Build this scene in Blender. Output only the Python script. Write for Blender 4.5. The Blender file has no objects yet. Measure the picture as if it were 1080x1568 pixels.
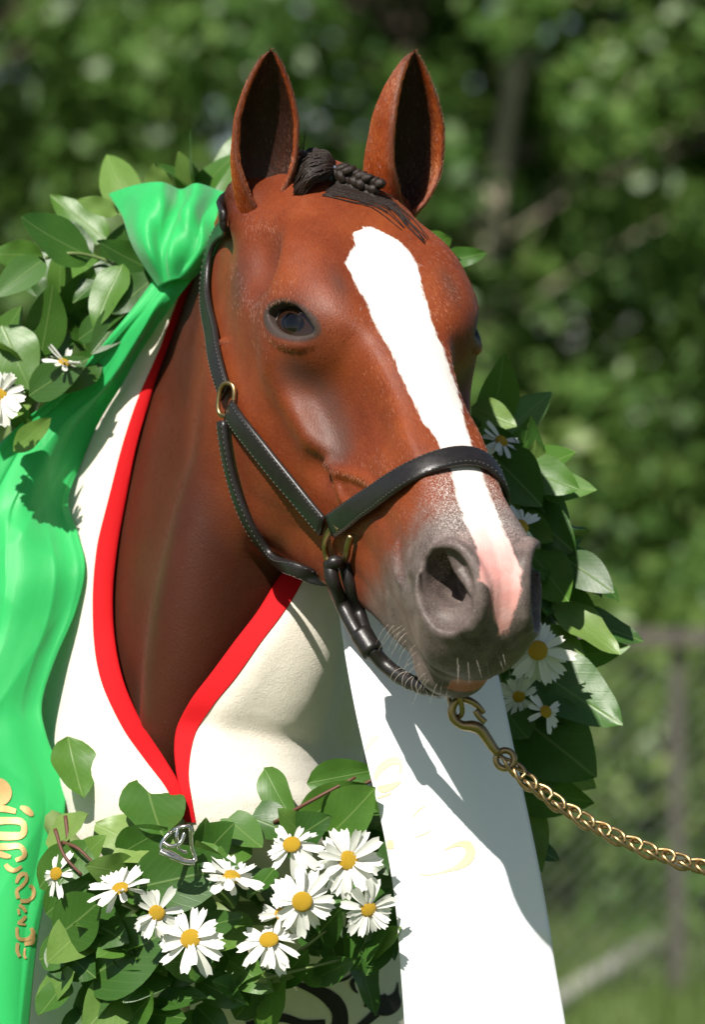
import bpy, bmesh, math, random
import numpy as np
from mathutils import Vector, Matrix, Euler
from mathutils.bvhtree import BVHTree

# ------------------------------------------------------------------ camera
sc = bpy.context.scene
CAM_Y, CAM_Z, VIEW_H = -5.0, 1.55, 1.00          # metres; picture height at y = 0
cam_d = bpy.data.cameras.new('camera')
cam = bpy.data.objects.new('camera', cam_d)
sc.collection.objects.link(cam)
cam.location = (0, CAM_Y, CAM_Z)
cam.rotation_euler = (math.radians(90), 0, 0)
cam_d.sensor_fit = 'VERTICAL'
cam_d.sensor_height = 36.0
cam_d.lens = 36.0 * 5.0 / VIEW_H
cam_d.clip_start = 0.1
cam_d.clip_end = 2000
cam_d.dof.use_dof = True
cam_d.dof.focus_distance = 4.90
cam_d.dof.aperture_fstop = 5.8
sc.camera = cam
sc.render.resolution_x, sc.render.resolution_y = 706, 1024

# ------------------------------------------------------------------ world and sun
SUN_EL, SUN_AZ = math.radians(47), math.radians(-28)     # azimuth from the camera's back (-Y) towards +X
sun_dir = Vector((math.sin(SUN_AZ) * math.cos(SUN_EL), -math.cos(SUN_AZ) * math.cos(SUN_EL), math.sin(SUN_EL)))
w = bpy.data.worlds.new('World'); sc.world = w; w.use_nodes = True
nt = w.node_tree
bg = nt.nodes['Background']
sky = nt.nodes.new('ShaderNodeTexSky'); sky.sky_type = 'NISHITA'; sky.sun_disc = False
sky.sun_elevation = SUN_EL
sky.sun_rotation = math.atan2(sun_dir.x, sun_dir.y)
nt.links.new(sky.outputs[0], bg.inputs[0]); bg.inputs[1].default_value = 0.05
sl = bpy.data.lights.new('sun', 'SUN'); sl.energy = 5.0; sl.angle = math.radians(0.53); sl.color = (1.0, 0.95, 0.87)
sun = bpy.data.objects.new('sun', sl); sc.collection.objects.link(sun)
sun.rotation_euler = sun_dir.to_track_quat('Z', 'Y').to_euler()
sun.location = (0, 0, 6)
vs = sc.view_settings
vs.view_transform = 'Standard'; vs.look = 'None'; vs.gamma = 1.0; vs.use_curve_mapping = False
vs.exposure = 0.62
sc.cycles.max_bounces = 6
sc.cycles.transparent_max_bounces = 8

# ------------------------------------------------------------------ helpers
def at(px, py, y=0.0):
    """point of the place at depth y that the photograph (1080 x 1568) shows at px, py"""
    k = (y - CAM_Y) / 5.0 * VIEW_H / 1568.0
    return Vector(((px - 540) * k, y, CAM_Z + (784 - py) * k))

def link(o, parent=None):
    sc.collection.objects.link(o)
    if parent is not None:
        o.parent = parent
    return o

def tag(o, label=None, cat=None, group=None, kind=None):
    if label: o['label'] = label
    if cat: o['category'] = cat
    if group: o['group'] = group
    if kind: o['kind'] = kind
    return o

def empty(name, loc):
    o = bpy.data.objects.new(name, None); o.location = loc; o.empty_display_size = 0.05
    return link(o)

def mesh_from(name, verts, faces, mats, smooth=True, parent=None, fmats=None, world=True):
    """verts in world space; with a parent that is an Empty without rotation the coordinates are made local"""
    me = bpy.data.meshes.new(name)
    v = np.asarray(verts, dtype=np.float64).reshape(-1, 3)
    o = bpy.data.objects.new(name, me)
    if parent is not None and world:
        off = np.array(parent.location)
        pp = parent.parent
        if pp is not None: off = off + np.array(pp.location)
        v = v - off
    if isinstance(faces, np.ndarray):
        nf, k = faces.shape
        me.vertices.add(len(v)); me.vertices.foreach_set('co', v.astype(np.float32).ravel())
        me.loops.add(nf * k); me.loops.foreach_set('vertex_index', faces.astype(np.int32).ravel())
        me.polygons.add(nf); me.polygons.foreach_set('loop_start', np.arange(0, nf * k, k, dtype=np.int32))
        me.update(calc_edges=True)
    else:
        me.from_pydata(v.tolist(), [], [tuple(int(i) for i in f) for f in faces])
    for m in (mats if isinstance(mats, (list, tuple)) else [mats]):
        me.materials.append(m)
    if smooth:
        me.polygons.foreach_set('use_smooth', [True] * len(me.polygons))
    if fmats is not None:
        me.polygons.foreach_set('material_index', fmats)
    me.update()
    return link(o, parent)

def catmull(P, n):
    """n points on a Catmull-Rom curve through the rows of P (any dimension)"""
    P = np.asarray(P, float)
    Q = np.vstack([2 * P[0] - P[1], P, 2 * P[-1] - P[-2]])
    t = np.linspace(0, len(P) - 1 - 1e-9, n)
    i = t.astype(int); u = (t - i)[:, None]
    a, b, c, d = Q[i], Q[i + 1], Q[i + 2], Q[i + 3]
    return 0.5 * (2 * b + (c - a) * u + (2 * a - 5 * b + 4 * c - d) * u ** 2 + (3 * b - a - 3 * c + d) * u ** 3)

def resample(P, n):
    P = catmull(P, max(200, n * 4))
    L = np.concatenate([[0], np.cumsum(np.linalg.norm(np.diff(P[:, :3], axis=0), axis=1))])
    t = np.linspace(0, L[-1], n)
    return np.stack([np.interp(t, L, P[:, k]) for k in range(P.shape[1])], 1)

def tube(P, r, nseg=10, cap=True, closed=False):
    """verts, faces of a tube along P with radius r (scalar or per point)"""
    P = np.asarray(P, float); n = len(P)
    r = np.broadcast_to(np.asarray(r, float), (n,))
    if closed:
        T = np.roll(P, -1, 0) - np.roll(P, 1, 0)
    else:
        T = np.gradient(P, axis=0)
    T /= np.linalg.norm(T, axis=1)[:, None] + 1e-12
    up = np.array([0.0, 0, 1]) if abs(T[0, 2]) < 0.9 else np.array([1.0, 0, 0])
    V = []; N = np.cross(T[0], up); N /= np.linalg.norm(N)
    a = np.linspace(0, 2 * math.pi, nseg, endpoint=False)
    for i in range(n):
        N = N - T[i] * N.dot(T[i]); N /= np.linalg.norm(N) + 1e-12
        B = np.cross(T[i], N)
        V.append(P[i] + r[i] * (np.cos(a)[:, None] * N + np.sin(a)[:, None] * B))
    V = np.vstack(V); F = []
    for i in range(n if closed else n - 1):
        j = (i + 1) % n
        for k in range(nseg):
            l = (k + 1) % nseg
            F.append((i * nseg + k, i * nseg + l, j * nseg + l, j * nseg + k))
    if cap and not closed:
        F.append(tuple(range(nseg - 1, -1, -1)))
        F.append(tuple((n - 1) * nseg + k for k in range(nseg)))
    return V, F

def grid_faces(n, m, off=0, wrap=False):
    F = []
    for i in range(n - 1):
        for j in range(m if wrap else m - 1):
            k = (j + 1) % m
            F.append((off + i * m + j, off + i * m + k, off + (i + 1) * m + k, off + (i + 1) * m + j))
    return F

def merge(parts):
    V = []; F = []; o = 0
    for v, f in parts:
        V.append(np.asarray(v)); F += [tuple(i + o for i in q) for q in f]; o += len(v)
    return np.vstack(V), F

# ------------------------------------------------------------------ materials
class NT:
    def __init__(s, name):
        s.m = bpy.data.materials.new(name); s.m.use_nodes = True
        s.t = s.m.node_tree; s.t.nodes.clear()
        s.out = s.n('OutputMaterial')
    def n(s, typ, **kw):
        nd = s.t.nodes.new('ShaderNode' + typ)
        for k, v in kw.items(): setattr(nd, k, v)
        return nd
    def l(s, a, b): s.t.links.new(a, b)
    def val(s, sock, v):
        if hasattr(v, 'is_output') or isinstance(v, bpy.types.NodeSocket): s.l(v, sock)
        else: sock.default_value = v
    def mix(s, fac, a, b, blend='MIX'):
        nd = s.n('Mix', data_type='RGBA', blend_type=blend)
        s.val(nd.inputs[0], fac); s.val(nd.inputs[6], a); s.val(nd.inputs[7], b)
        return nd.outputs[2]
    def math(s, op, a, b=None, clamp=False):
        nd = s.n('Math', operation=op, use_clamp=clamp)
        s.val(nd.inputs[0], a)
        if b is not None: s.val(nd.inputs[1], b)
        return nd.outputs[0]
    def ramp(s, fac, stops, interp='LINEAR'):
        nd = s.n('ValToRGB'); cr = nd.color_ramp; cr.interpolation = interp
        while len(cr.elements) < len(stops): cr.elements.new(0.5)
        for e, (p, c) in zip(cr.elements, stops):
            e.position = p; e.color = c if len(c) == 4 else (*c, 1)
        s.val(nd.inputs[0], fac)
        return nd.outputs[0]
    def coord(s, kind='Object', scale=None):
        o = s.n('TexCoord').outputs[kind]
        if scale is not None:
            mp = s.n('Mapping'); mp.inputs['Scale'].default_value = scale
            s.l(o, mp.inputs[0]); o = mp.outputs[0]
        return o
    def noise(s, vec, scale, detail=3, rough=0.5):
        nd = s.n('TexNoise'); s.l(vec, nd.inputs['Vector'])
        nd.inputs['Scale'].default_value = scale; nd.inputs['Detail'].default_value = detail
        nd.inputs['Roughness'].default_value = rough
        return nd.outputs[0]
    def attr(s, name, out='Fac'):
        nd = s.n('Attribute', attribute_name=name)
        return nd.outputs[out]
    def bump(s, h, strength=0.3, dist=0.001):
        nd = s.n('Bump'); nd.inputs['Strength'].default_value = strength; nd.inputs['Distance'].default_value = dist
        s.val(nd.inputs['Height'], h)
        return nd.outputs[0]
    def bsdf(s, color, rough=0.5, normal=None, **kw):
        b = s.n('BsdfPrincipled')
        s.val(b.inputs['Base Color'], color); s.val(b.inputs['Roughness'], rough)
        if normal is not None: s.l(normal, b.inputs['Normal'])
        for k, v in kw.items(): s.val(b.inputs[k], v)
        s.l(b.outputs[0], s.out.inputs[0])
        return b

def C(h):
    """sRGB 0-255 triple to linear RGBA"""
    r = []
    for c in h:
        c /= 255.0
        r.append(c / 12.92 if c <= 0.04045 else ((c + 0.055) / 1.055) ** 2.4)
    return (*r, 1)

HRES, HAIRS = .0026, 320000      # surface cell size in metres, strands of coat
# ------------------------------------------------------------------ the horse: an implicit surface in the head's own axes
YAW, PIT = math.radians(22.7), math.radians(45)
EF = np.array([math.sin(PIT) * math.sin(YAW), -math.sin(PIT) * math.cos(YAW), -math.cos(PIT)])   # down the face
EN = np.array([math.cos(PIT) * math.sin(YAW), -math.cos(PIT) * math.cos(YAW), math.sin(PIT)])    # out of the forehead
ES = np.array([-math.cos(YAW), -math.sin(YAW), 0.0])                                              # to the horse's right
POLL = np.array([-0.017, 0.040, 1.900])
RM = np.stack([EF, ES, EN])                     # world -> local rows
def to_local(P): return (np.asarray(P, float) - POLL) @ RM.T
def to_world(Q): return np.asarray(Q, float) @ RM + POLL

def pchip(x, y, xq):
    x = np.asarray(x, float); y = np.asarray(y, float)
    h = np.diff(x)
    d = np.diff(y, axis=0) / (h.reshape((-1,) + (1,) * (y.ndim - 1)))
    m = np.zeros_like(y)
    m[0] = d[0]; m[-1] = d[-1]
    s = d[:-1] * d[1:] > 0
    hm = np.where(s, 2 * d[:-1] * d[1:] / np.where(s, d[:-1] + d[1:], 1), 0)
    m[1:-1] = hm
    i = np.clip(np.searchsorted(x, xq) - 1, 0, len(x) - 2)
    sh = (-1,) + (1,) * (y.ndim - 1)
    t = ((xq - x[i]) / h[i]).reshape(sh); H = h[i].reshape(sh)
    return (y[i] * (1 + 2 * t) * (1 - t) ** 2 + m[i] * H * t * (1 - t) ** 2 + y[i + 1] * t * t * (3 - 2 * t) + m[i + 1] * H * t * t * (t - 1))

SECT = [  # f, half outline (s, n) from the dorsal to the ventral line
 (-.090, [(0, -.085), (.030, -.090), (.046, -.115), (.046, -.160), (.034, -.200), (0, -.210)]),
 (-.040, [(0, -.036), (.036, -.044), (.058, -.080), (.062, -.140), (.050, -.210), (0, -.240)]),
 (.020, [(0, -.008), (.040, -.014), (.068, -.042), (.078, -.100), (.076, -.170), (.062, -.240), (0, -.272)]),
 (.080, [(0, .004), (.046, -.001), (.077, -.024), (.089, -.080), (.090, -.160), (.080, -.235), (.052, -.287), (0, -.297)]),
 (.140, [(0, .009), (.048, .004), (.082, -.016), (.098, -.065), (.098, -.150), (.090, -.235), (.060, -.304), (0, -.317)]),
 (.200, [(0, .008), (.045, .003), (.078, -.016), (.098, -.065), (.104, -.140), (.096, -.225), (.066, -.302), (0, -.318)]),
 (.260, [(0, .005), (.038, -.002), (.060, -.026), (.082, -.088), (.090, -.145), (.085, -.212), (.060, -.284), (0, -.299)]),
 (.320, [(0, .002), (.034, -.005), (.051, -.034), (.066, -.095), (.072, -.145), (.065, -.200), (.047, -.258), (0, -.272)]),
 (.380, [(0, .000), (.035, -.006), (.048, -.036), (.055, -.085), (.057, -.130), (.051, -.178), (.037, -.227), (0, -.240)]),
 (.440, [(0, .000), (.034, -.007), (.047, -.034), (.052, -.078), (.051, -.115), (.045, -.158), (.032, -.194), (0, -.206)]),
 (.500, [(0, .003), (.033, -.004), (.048, -.030), (.053, -.072), (.050, -.110), (.041, -.146), (.028, -.170), (0, -.179)]),
 (.550, [(0, .007), (.030, -.001), (.048, -.032), (.053, -.068), (.047, -.100), (.036, -.127), (.023, -.145), (0, -.153)]),
 (.585, [(0, -.002), (.029, -.010), (.043, -.040), (.046, -.068), (.041, -.095), (.031, -.114), (.018, -.126), (0, -.131)]),
 (.612, [(0, -.034), (.022, -.038), (.030, -.054), (.032, -.070), (.027, -.088), (.020, -.098), (.012, -.105), (0, -.108)]),
]
NF, NP = 281, 181
_fs = np.linspace(SECT[0][0], SECT[-1][0], NF)
_ph = np.linspace(0, math.pi, NP)
_R = []; _c = []
for f, pts in SECT:
    pts = np.array(pts); c = 0.5 * (pts[0, 1] + pts[-1, 1]); _c.append(c)
    ang = np.arctan2(pts[:, 0], pts[:, 1] - c); rad = np.hypot(pts[:, 0], pts[:, 1] - c)
    A = np.concatenate([-ang[1:3][::-1], ang, 2 * math.pi - ang[-3:-1][::-1]])
    Rr = np.concatenate([rad[1:3][::-1], rad, rad[-3:-1][::-1]])
    _R.append(pchip(A, Rr, _ph))
_R = np.array(_R); _c = np.array(_c); _sf = np.array([s[0] for s in SECT])
RT = np.maximum(pchip(_sf, _R, _fs), 1e-4); CT = pchip(_sf, _c, _fs)
ker = np.array([1, 4, 6, 4, 1.0]) / 16
for _ in range(6):
    RT[2:-2] = sum(ker[k] * RT[k:NF - 4 + k] for k in range(5))
    CT[2:-2] = sum(ker[k] * CT[k:NF - 4 + k] for k in range(5))
_dRf = np.gradient(RT, _fs, axis=0); _dRp = np.gradient(RT, _ph, axis=1) / RT
GT = np.sqrt(1 + np.minimum(_dRf, 6) ** 2 + _dRp ** 2)

def bil(T, a, b):
    i = np.clip(a.astype(int), 0, T.shape[0] - 2); j = np.clip(b.astype(int), 0, T.shape[1] - 2)
    u = a - i; v = b - j
    return (T[i, j] * (1 - u) + T[i + 1, j] * u) * (1 - v) + (T[i, j + 1] * (1 - u) + T[i + 1, j + 1] * u) * v

def sd_loft(f, s, n):
    a = np.clip((f - _fs[0]) / (_fs[-1] - _fs[0]) * (NF - 1), 0, NF - 1.001)
    c = np.interp(f, _fs, CT)
    r = np.hypot(s, n - c); ph = np.arctan2(s, n - c)
    b = np.clip(ph / math.pi * (NP - 1), 0, NP - 1.001)
    d = (r - bil(RT, a, b)) / bil(GT, a, b)
    return smax(np.maximum(d, _fs[0] - f), f - .602, .025)

def smin(a, b, k):
    h = np.maximum(k - np.abs(a - b), 0) / k
    return np.minimum(a, b) - h * h * k * 0.25
def smax(a, b, k): return -smin(-a, -b, k)

def ell(f, s, n, c, r, axis=None):
    """approximate distance to an ellipsoid; axis = two rotations (about n, about s) in degrees"""
    x, y, z = f - c[0], s - c[1], n - c[2]
    if axis:
        a = math.radians(axis[0]); x, y = x * math.cos(a) + y * math.sin(a), -x * math.sin(a) + y * math.cos(a)
        a = math.radians(axis[1]); x, z = x * math.cos(a) + z * math.sin(a), -x * math.sin(a) + z * math.cos(a)
        if len(axis) > 2:
            a = math.radians(axis[2]); y, z = y * math.cos(a) + z * math.sin(a), -y * math.sin(a) + z * math.cos(a)
    k0 = np.sqrt((x / r[0]) ** 2 + (y / r[1]) ** 2 + (z / r[2]) ** 2)
    k1 = np.sqrt((x / r[0] ** 2) ** 2 + (y / r[1] ** 2) ** 2 + (z / r[2] ** 2) ** 2) + 1e-9
    return k0 * (k0 - 1) / k1

def caps(f, s, n, P, R, k=0):
    """rounded polyline with a radius at each point"""
    d = None
    q = np.stack([f, s, n], 1)
    P = np.asarray(P, float)
    for i in range(len(P) - 1):
        ab = P[i + 1] - P[i]
        t = np.clip(((q - P[i]) @ ab) / (ab @ ab), 0, 1)
        e = np.linalg.norm(q - P[i] - t[:, None] * ab, axis=1) - (R[i] + t * (R[i + 1] - R[i]))
        d = e if d is None else (smin(d, e, k) if k else np.minimum(d, e))
    return d

# the neck: crest and throat lines in world space, half width along them
CREST = np.array([(-.020, .090, 1.880), (-.100, .240, 1.900), (-.160, .410, 1.865), (-.200, .600, 1.800), (-.220, .800, 1.720)])
THROAT = np.array([(-.045, .075, 1.580), (-.085, .070, 1.490), (-.128, .080, 1.400), (-.170, .120, 1.300), (-.195, .170, 1.180), (-.200, .230, 1.000)])
NU = np.array([-.15, .36, -.62]); NU /= np.linalg.norm(NU)
NA = np.array([-.03, .35, .55]); NA -= NU * NA.dot(NU); NA /= np.linalg.norm(NA)
NB = np.cross(NU, NA); NO = np.array([-.03, .11, 1.78])
def _line(P):
    P = catmull(P, 80) - NO
    return P @ NU, P @ NA, P @ NB
_ct, _ca, _cb = _line(CREST); _tt, _ta, _tb = _line(THROAT)
_nt = np.linspace(-.15, .95, 200)
def _ext(t, tt, v): return np.interp(t, tt, v)
NKa1 = _ext(_nt, _ct, _ca); NKa0 = _ext(_nt, _tt, _ta) + np.maximum(.09 - _nt, 0) * 1.1
NKb = 0.5 * (_ext(_nt, _ct, _cb) + _ext(_nt, _tt, _tb))
NKw = pchip(np.array([-.15, 0, .15, .35, .55, .75, .95]), np.array([.056, .060, .078, .102, .130, .170, .210]), _nt)
def sd_neck(P):
    q = P - NO; t = q @ NU; a = q @ NA; b = q @ NB
    a1 = np.interp(t, _nt, NKa1); a0 = np.interp(t, _nt, NKa0); b0 = np.interp(t, _nt, NKb); wd = np.interp(t, _nt, NKw)
    h = .5 * (a1 - a0); x = (a - .5 * (a1 + a0)) / h
    # narrower towards the crest, fuller towards the throat
    wd = wd * (1 - .22 * np.clip(x, -1, 1))
    y = (b - b0) / wd
    p = 2.2
    k = (np.abs(x) ** p + np.abs(y) ** p + 1e-9) ** (1 / p)
    g = np.hypot(np.abs(x) ** (p - 1) / h, np.abs(y) ** (p - 1) / wd) / np.maximum(k, 1e-3) ** (p - 1) + 1e-6
    d = np.clip((k - 1) / g, -.08, 1)
    return smax(d, np.maximum(-.075 - t, t - .80), .03)

def frame(N, A):
    N = np.array(N, float); N /= np.linalg.norm(N)
    A = np.array(A, float); A -= N * A.dot(N); A /= np.linalg.norm(A)
    B = np.cross(N, A)
    return A, B, N
def in_frame(f, s, n, c, fr):
    q = np.stack([f - c[0], s - c[1], n - c[2]], 1)
    return q @ fr[0], q @ fr[1], q @ fr[2]

EYE_C = np.array([0.2005, 0.0715, -0.047]); EYE_R = 0.0245; EYE_B = .0560; EYE_O = EYE_R + .0024 - EYE_B
EYE_F = frame((.12, .85, .46), (.0569, -.0269, .0343))           # x to the inner corner, y up the brow, z out
NOS_C = np.array([0.566, 0.0445, -0.026])
NOS_F = frame((.30, .82, .40), (.060, -.0045, -.0388))           # x down the nostril, y to the nose's middle, z out
if EYE_F[1][2] < 0: EYE_F = (EYE_F[0], -EYE_F[1], EYE_F[2])
if NOS_F[1][2] < 0: NOS_F = (NOS_F[0], -NOS_F[1], NOS_F[2])
def lid_curve(x, up):
    u = np.clip(x / .0330, -1, 1)
    k = np.maximum(1 - u * u, 0)
    return .0150 * k ** .9 + .001 - .002 * u if up else -.0120 * k ** .9 - .001 - .002 * u
_lx = np.linspace(-.0330, .0330, 9)
def lid_line(up, rad, dy):
    y = lid_curve(_lx, up) + (dy if up else -dy)
    z = np.sqrt(np.maximum((rad + EYE_B - EYE_R) ** 2 - _lx ** 2 - y ** 2, 1e-6)) + EYE_O
    return np.stack([_lx, y, z], 1)

def _side(f, n):
    s = np.linspace(.01, .13, 241)
    v = sd_loft(np.full(241, f), s, np.full(241, n))
    return s[np.argmin(np.abs(v))]
VEINS = [([(f, _side(f, n) + .0006, n) for f, n in pts], [r] * len(pts)) for pts, r in (
    ([(.322, -.108), (.336, -.104), (.352, -.092), (.372, -.080), (.388, -.074)], .0036), ([(.336, -.106), (.346, -.114), (.360, -.118), (.372, -.114)], .0030),
    ([(.470, -.070), (.490, -.082), (.508, -.080)], .0026), ([(.500, -.052), (.515, -.058), (.522, -.050)], .0024))]
def sd_head(f, s0, n):
    s = np.abs(s0)
    d = sd_loft(f, s, n)
    k = d < .07
    if not k.any(): return d
    d[k] = sd_detail(f[k], s[k], n[k], d[k])
    return d

def sd_detail(f, s, n, d):
    # cheek muscle, cheek bone, brow, temple
    d = smin(d, ell(f, s, n, (.165, .064, -.205), (.115, .038, .105)), .03)
    d = smin(d, caps(f, s, n, [(.210, .088, -.090), (.262, .080, -.100), (.312, .067, -.112)], [.012, .010, .006]), .026)
    d = smin(d, ell(f, s, n, (.168, .065, -.022), (.055, .022, .022), (-8, 4)), .045)
    d = smin(d, ell(f, s, n, (.105, .067, -.080), (.06, .022, .034)), .05)
    # hollows: above the eye, before the eye, below the cheek bone
    d = smax(d, -ell(f, s, n, (.104, .095, -.042), (.030, .014, .018)), .035)
    d = smax(d, -ell(f, s, n, (.288, .0825, -.066), (.044, .018, .018), (-22, -10)), .024)
    d = smax(d, -ell(f, s, n, (.300, .080, -.040), (.050, .020, .022), (-16, 0)), .05)
    # notch at the end of the cheek bone and the vein that leaves it
    d = smax(d, -ell(f, s, n, (.322, .082, -.120), (.018, .014, .012), (-20, 0)), .022)
    for P_, r_ in VEINS:
        P_ = np.array(P_); lo, hi = P_.min(0) - .02, P_.max(0) + .02
        k = (f > lo[0]) & (f < hi[0]) & (n > lo[2]) & (n < hi[2]) & (s > lo[1])
        if k.any(): d[k] = smin(d[k], caps(f[k], s[k], n[k], P_, r_), .007)
    # lids and eye opening
    near = (np.abs(f - EYE_C[0]) < .08) & (np.abs(n - EYE_C[2]) < .08) & (s > .02)
    if near.any():
        x, y, z = in_frame(f[near], s[near], n[near], EYE_C, EYE_F)
        e = d[near]
        e = smin(e, ell(x, y, z, (.0, .001, -.003), (.048, .036, .0275)), .034)
        e = smin(e, caps(x, y, z, lid_line(True, EYE_R + .0045, .0105), [.002, .003, .004, .0045, .0045, .0045, .004, .003, .002]), .007)
        e = smin(e, caps(x, y, z, lid_line(False, EYE_R + .0035, .0085), [.001, .002, .003, .003, .003, .003, .003, .002, .001]), .007)
        op = np.maximum(np.maximum(y - lid_curve(x, True), lid_curve(x, False) - y), -z) * .85
        op = np.maximum(op, np.abs(x) - .0330)
        e = smax(e, -op, .0035)
        e = smin(e, caps(x, y, z, lid_line(True, EYE_R + .0022, .0022), [.0014] * 9), .004)
        e = smin(e, caps(x, y, z, lid_line(False, EYE_R + .0018, .0015), [.0014] * 9), .004)
        d[near] = e
    # muzzle
    d = smin(d, ell(f, s, n, (.545, .026, -.032), (.060, .024, .034), (6, 0)), .03)
    d = smin(d, ell(f, s, n, (.576, .0, -.072), (.037, .045, .042)), .03)
    d = smin(d, ell(f, s, n, (.559, .0, -.139), (.042, .034, .027), (0, 24)), .010)
    # nostril
    near = (np.abs(f - NOS_C[0]) < .07) & (np.abs(n - NOS_C[2]) < .08) & (s > .01)
    if near.any():
        x, y, z = in_frame(f[near], s[near], n[near], NOS_C, NOS_F)
        e = d[near]
        a = np.linspace(math.radians(20), math.radians(340), 17)
        ring = np.stack([.003 + .040 * np.cos(a), .006 + .0335 * np.sin(a) + .004 * np.cos(a) ** 2, .000 - .005 * np.cos(a) - .003 * np.maximum(np.sin(a), 0)], 1)
        e = smin(e, caps(x, y, z, ring, [.0045] * 17), .010)
        e = smax(e, -ell(x, y, z, (.005, .006, .006), (.037, .029, .020)), .006)
        e = smax(e, -ell(x, y, z, (-.010, -.004, -.014), (.027, .021, .042)), .008)
        e = smin(e, caps(x, y, z, [(-.040, .014, .000), (-.028, .010, -.003), (-.014, .013, -.008), (.000, .022, -.008), (.018, .032, -.004)], [.0030, .0036, .0042, .0042, .003]), .006)
        d[near] = e
    # mouth line
    mo = caps(f, s, n, [(.622, .0, -.108), (.606, .026, -.109), (.582, .040, -.112), (.547, .048, -.117), (.512, .050, -.119)], [.0050, .0050, .0046, .003, .001])
    d = smax(d, -mo, .005)
    return d

# long muscle and groove on the near side of the throat
NECK_RIDGE = np.array([(-.125, .068, 1.610), (-.146, .052, 1.545), (-.160, .052, 1.480), (-.172, .066, 1.415), (-.180, .088, 1.355), (-.183, .112, 1.300)])
RIDGE_C = NECK_RIDGE.mean(0) + np.array([.004, .012, .0]); RIDGE_U = NECK_RIDGE[-1] - NECK_RIDGE[0]; RIDGE_U /= np.linalg.norm(RIDGE_U)
def sd_horse(Q):
    """Q in local (f, s, n)"""
    f, s, n = Q[:, 0], Q[:, 1], Q[:, 2]
    s = s - .007 * np.clip((f - .42) / .15, 0, 1) * (n > -.26)
    d = sd_head(f, s, n)
    # ear roots
    d = smin(d, caps(f, np.abs(s), n, [(.045, .050, -.064), (.012, .070, -.066), (-.008, .078, -.062)], [.022, .024, .018]), .03)
    P = to_world(Q)
    dn = sd_neck(P)
    k = (P[:, 2] < 1.72) & (P[:, 1] < .26) & (dn < .09) & (P[:, 0] < .0)
    if k.any():
        q = P[k]
        q = q - RIDGE_C; x = q @ RIDGE_U; rr = np.linalg.norm(q - x[:, None] * RIDGE_U, axis=1)
        r = smin(dn[k], (np.sqrt((x / .20) ** 2 + (rr / .034) ** 2) - 1) * .034, .06)
        dn[k] = r
    d = smin(d, dn, .028)
    return d

def surface_nets(fun, lo, hi, h, coarse=4, band=2.2):
    lo = np.array(lo, float); hi = np.array(hi, float)
    nc = np.ceil((hi - lo) / (h * coarse)).astype(int) + 1
    ax = [lo[k] + np.arange(nc[k]) * h * coarse for k in range(3)]
    G = np.stack(np.meshgrid(*ax, indexing='ij'), -1).reshape(-1, 3)
    D = np.empty(len(G), np.float32)
    for i in range(0, len(G), 300000): D[i:i + 300000] = fun(G[i:i + 300000])
    D = D.reshape(nc)
    for k in range(3):      # linear upsampling
        n0 = D.shape[k]; t = np.arange((n0 - 1) * coarse + 1) / coarse
        i = np.minimum(t.astype(int), n0 - 2); u = (t - i).astype(np.float32)
        sh = [1, 1, 1]; sh[k] = -1; u = u.reshape(sh)
        D = np.take(D, i, k) * (1 - u) + np.take(D, i + 1, k) * u
    idx = np.argwhere(np.abs(D) < band * h * coarse)
    for i in range(0, len(idx), 300000):
        j = idx[i:i + 300000]
        D[j[:, 0], j[:, 1], j[:, 2]] = fun(lo + j * h)
    ins = D < 0
    s = [slice(0, -1), slice(1, None)]
    cnt = sum(ins[s[a], s[b], s[c]].astype(np.int8) for a in (0, 1) for b in (0, 1) for c in (0, 1))
    act = (cnt > 0) & (cnt < 8)
    ci = np.argwhere(act)
    vid = np.full(act.shape, -1, np.int32); vid[ci[:, 0], ci[:, 1], ci[:, 2]] = np.arange(len(ci))
    acc = np.zeros((len(ci), 3)); num = np.zeros(len(ci))
    cor = [(a, b, c) for a in (0, 1) for b in (0, 1) for c in (0, 1)]
    for a in cor:
        for k in range(3):
            if a[k]: continue
            b = list(a); b[k] = 1
            da = D[ci[:, 0] + a[0], ci[:, 1] + a[1], ci[:, 2] + a[2]]; db = D[ci[:, 0] + b[0], ci[:, 1] + b[1], ci[:, 2] + b[2]]
            x = (da < 0) != (db < 0)
            t = np.where(x, da / np.where(x, da - db, 1), 0)
            p = np.tile(np.array(a, float), (len(ci), 1)); p[:, k] = t
            acc[x] += p[x]; num += x
    V = lo + (ci + acc / num[:, None]) * h
    F = []
    for k in range(3):
        a, b = (k + 1) % 3, (k + 2) % 3
        sl0 = [slice(None)] * 3; sl1 = [slice(None)] * 3
        sl0[k] = slice(0, -1); sl1[k] = slice(1, None)
        e0, e1 = ins[tuple(sl0)], ins[tuple(sl1)]
        for flip in (False, True):
            E = np.argwhere((e0 & ~e1) if not flip else (~e0 & e1))
            ok = (E[:, a] > 0) & (E[:, b] > 0) & (E[:, a] < ins.shape[a] - 1) & (E[:, b] < ins.shape[b] - 1)
            E = E[ok]
            q = []
            for da, db in ((0, 0), (-1, 0), (-1, -1), (0, -1)):
                Z = E.copy(); Z[:, a] += da; Z[:, b] += db
                q.append(vid[Z[:, 0], Z[:, 1], Z[:, 2]])
            q = np.stack(q, 1)
            F.append(q if flip else q[:, ::-1])
    F = np.vstack(F); F = F[(F >= 0).all(1)]
    for _ in range(1):      # pull the vertices onto the surface
        e = h * 0.5; g = np.empty_like(V); d0 = np.empty(len(V))
        for i in range(0, len(V), 200000):
            v = V[i:i + 200000]; d0[i:i + 200000] = fun(v)
            for k in range(3):
                o = np.zeros(3); o[k] = e
                g[i:i + 200000, k] = (fun(v + o) - fun(v - o)) / (2 * e)
        g2 = np.maximum((g * g).sum(1), 0.05)
        V = V - np.clip(d0 / g2, -h, h)[:, None] * g
    return V, F
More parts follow.
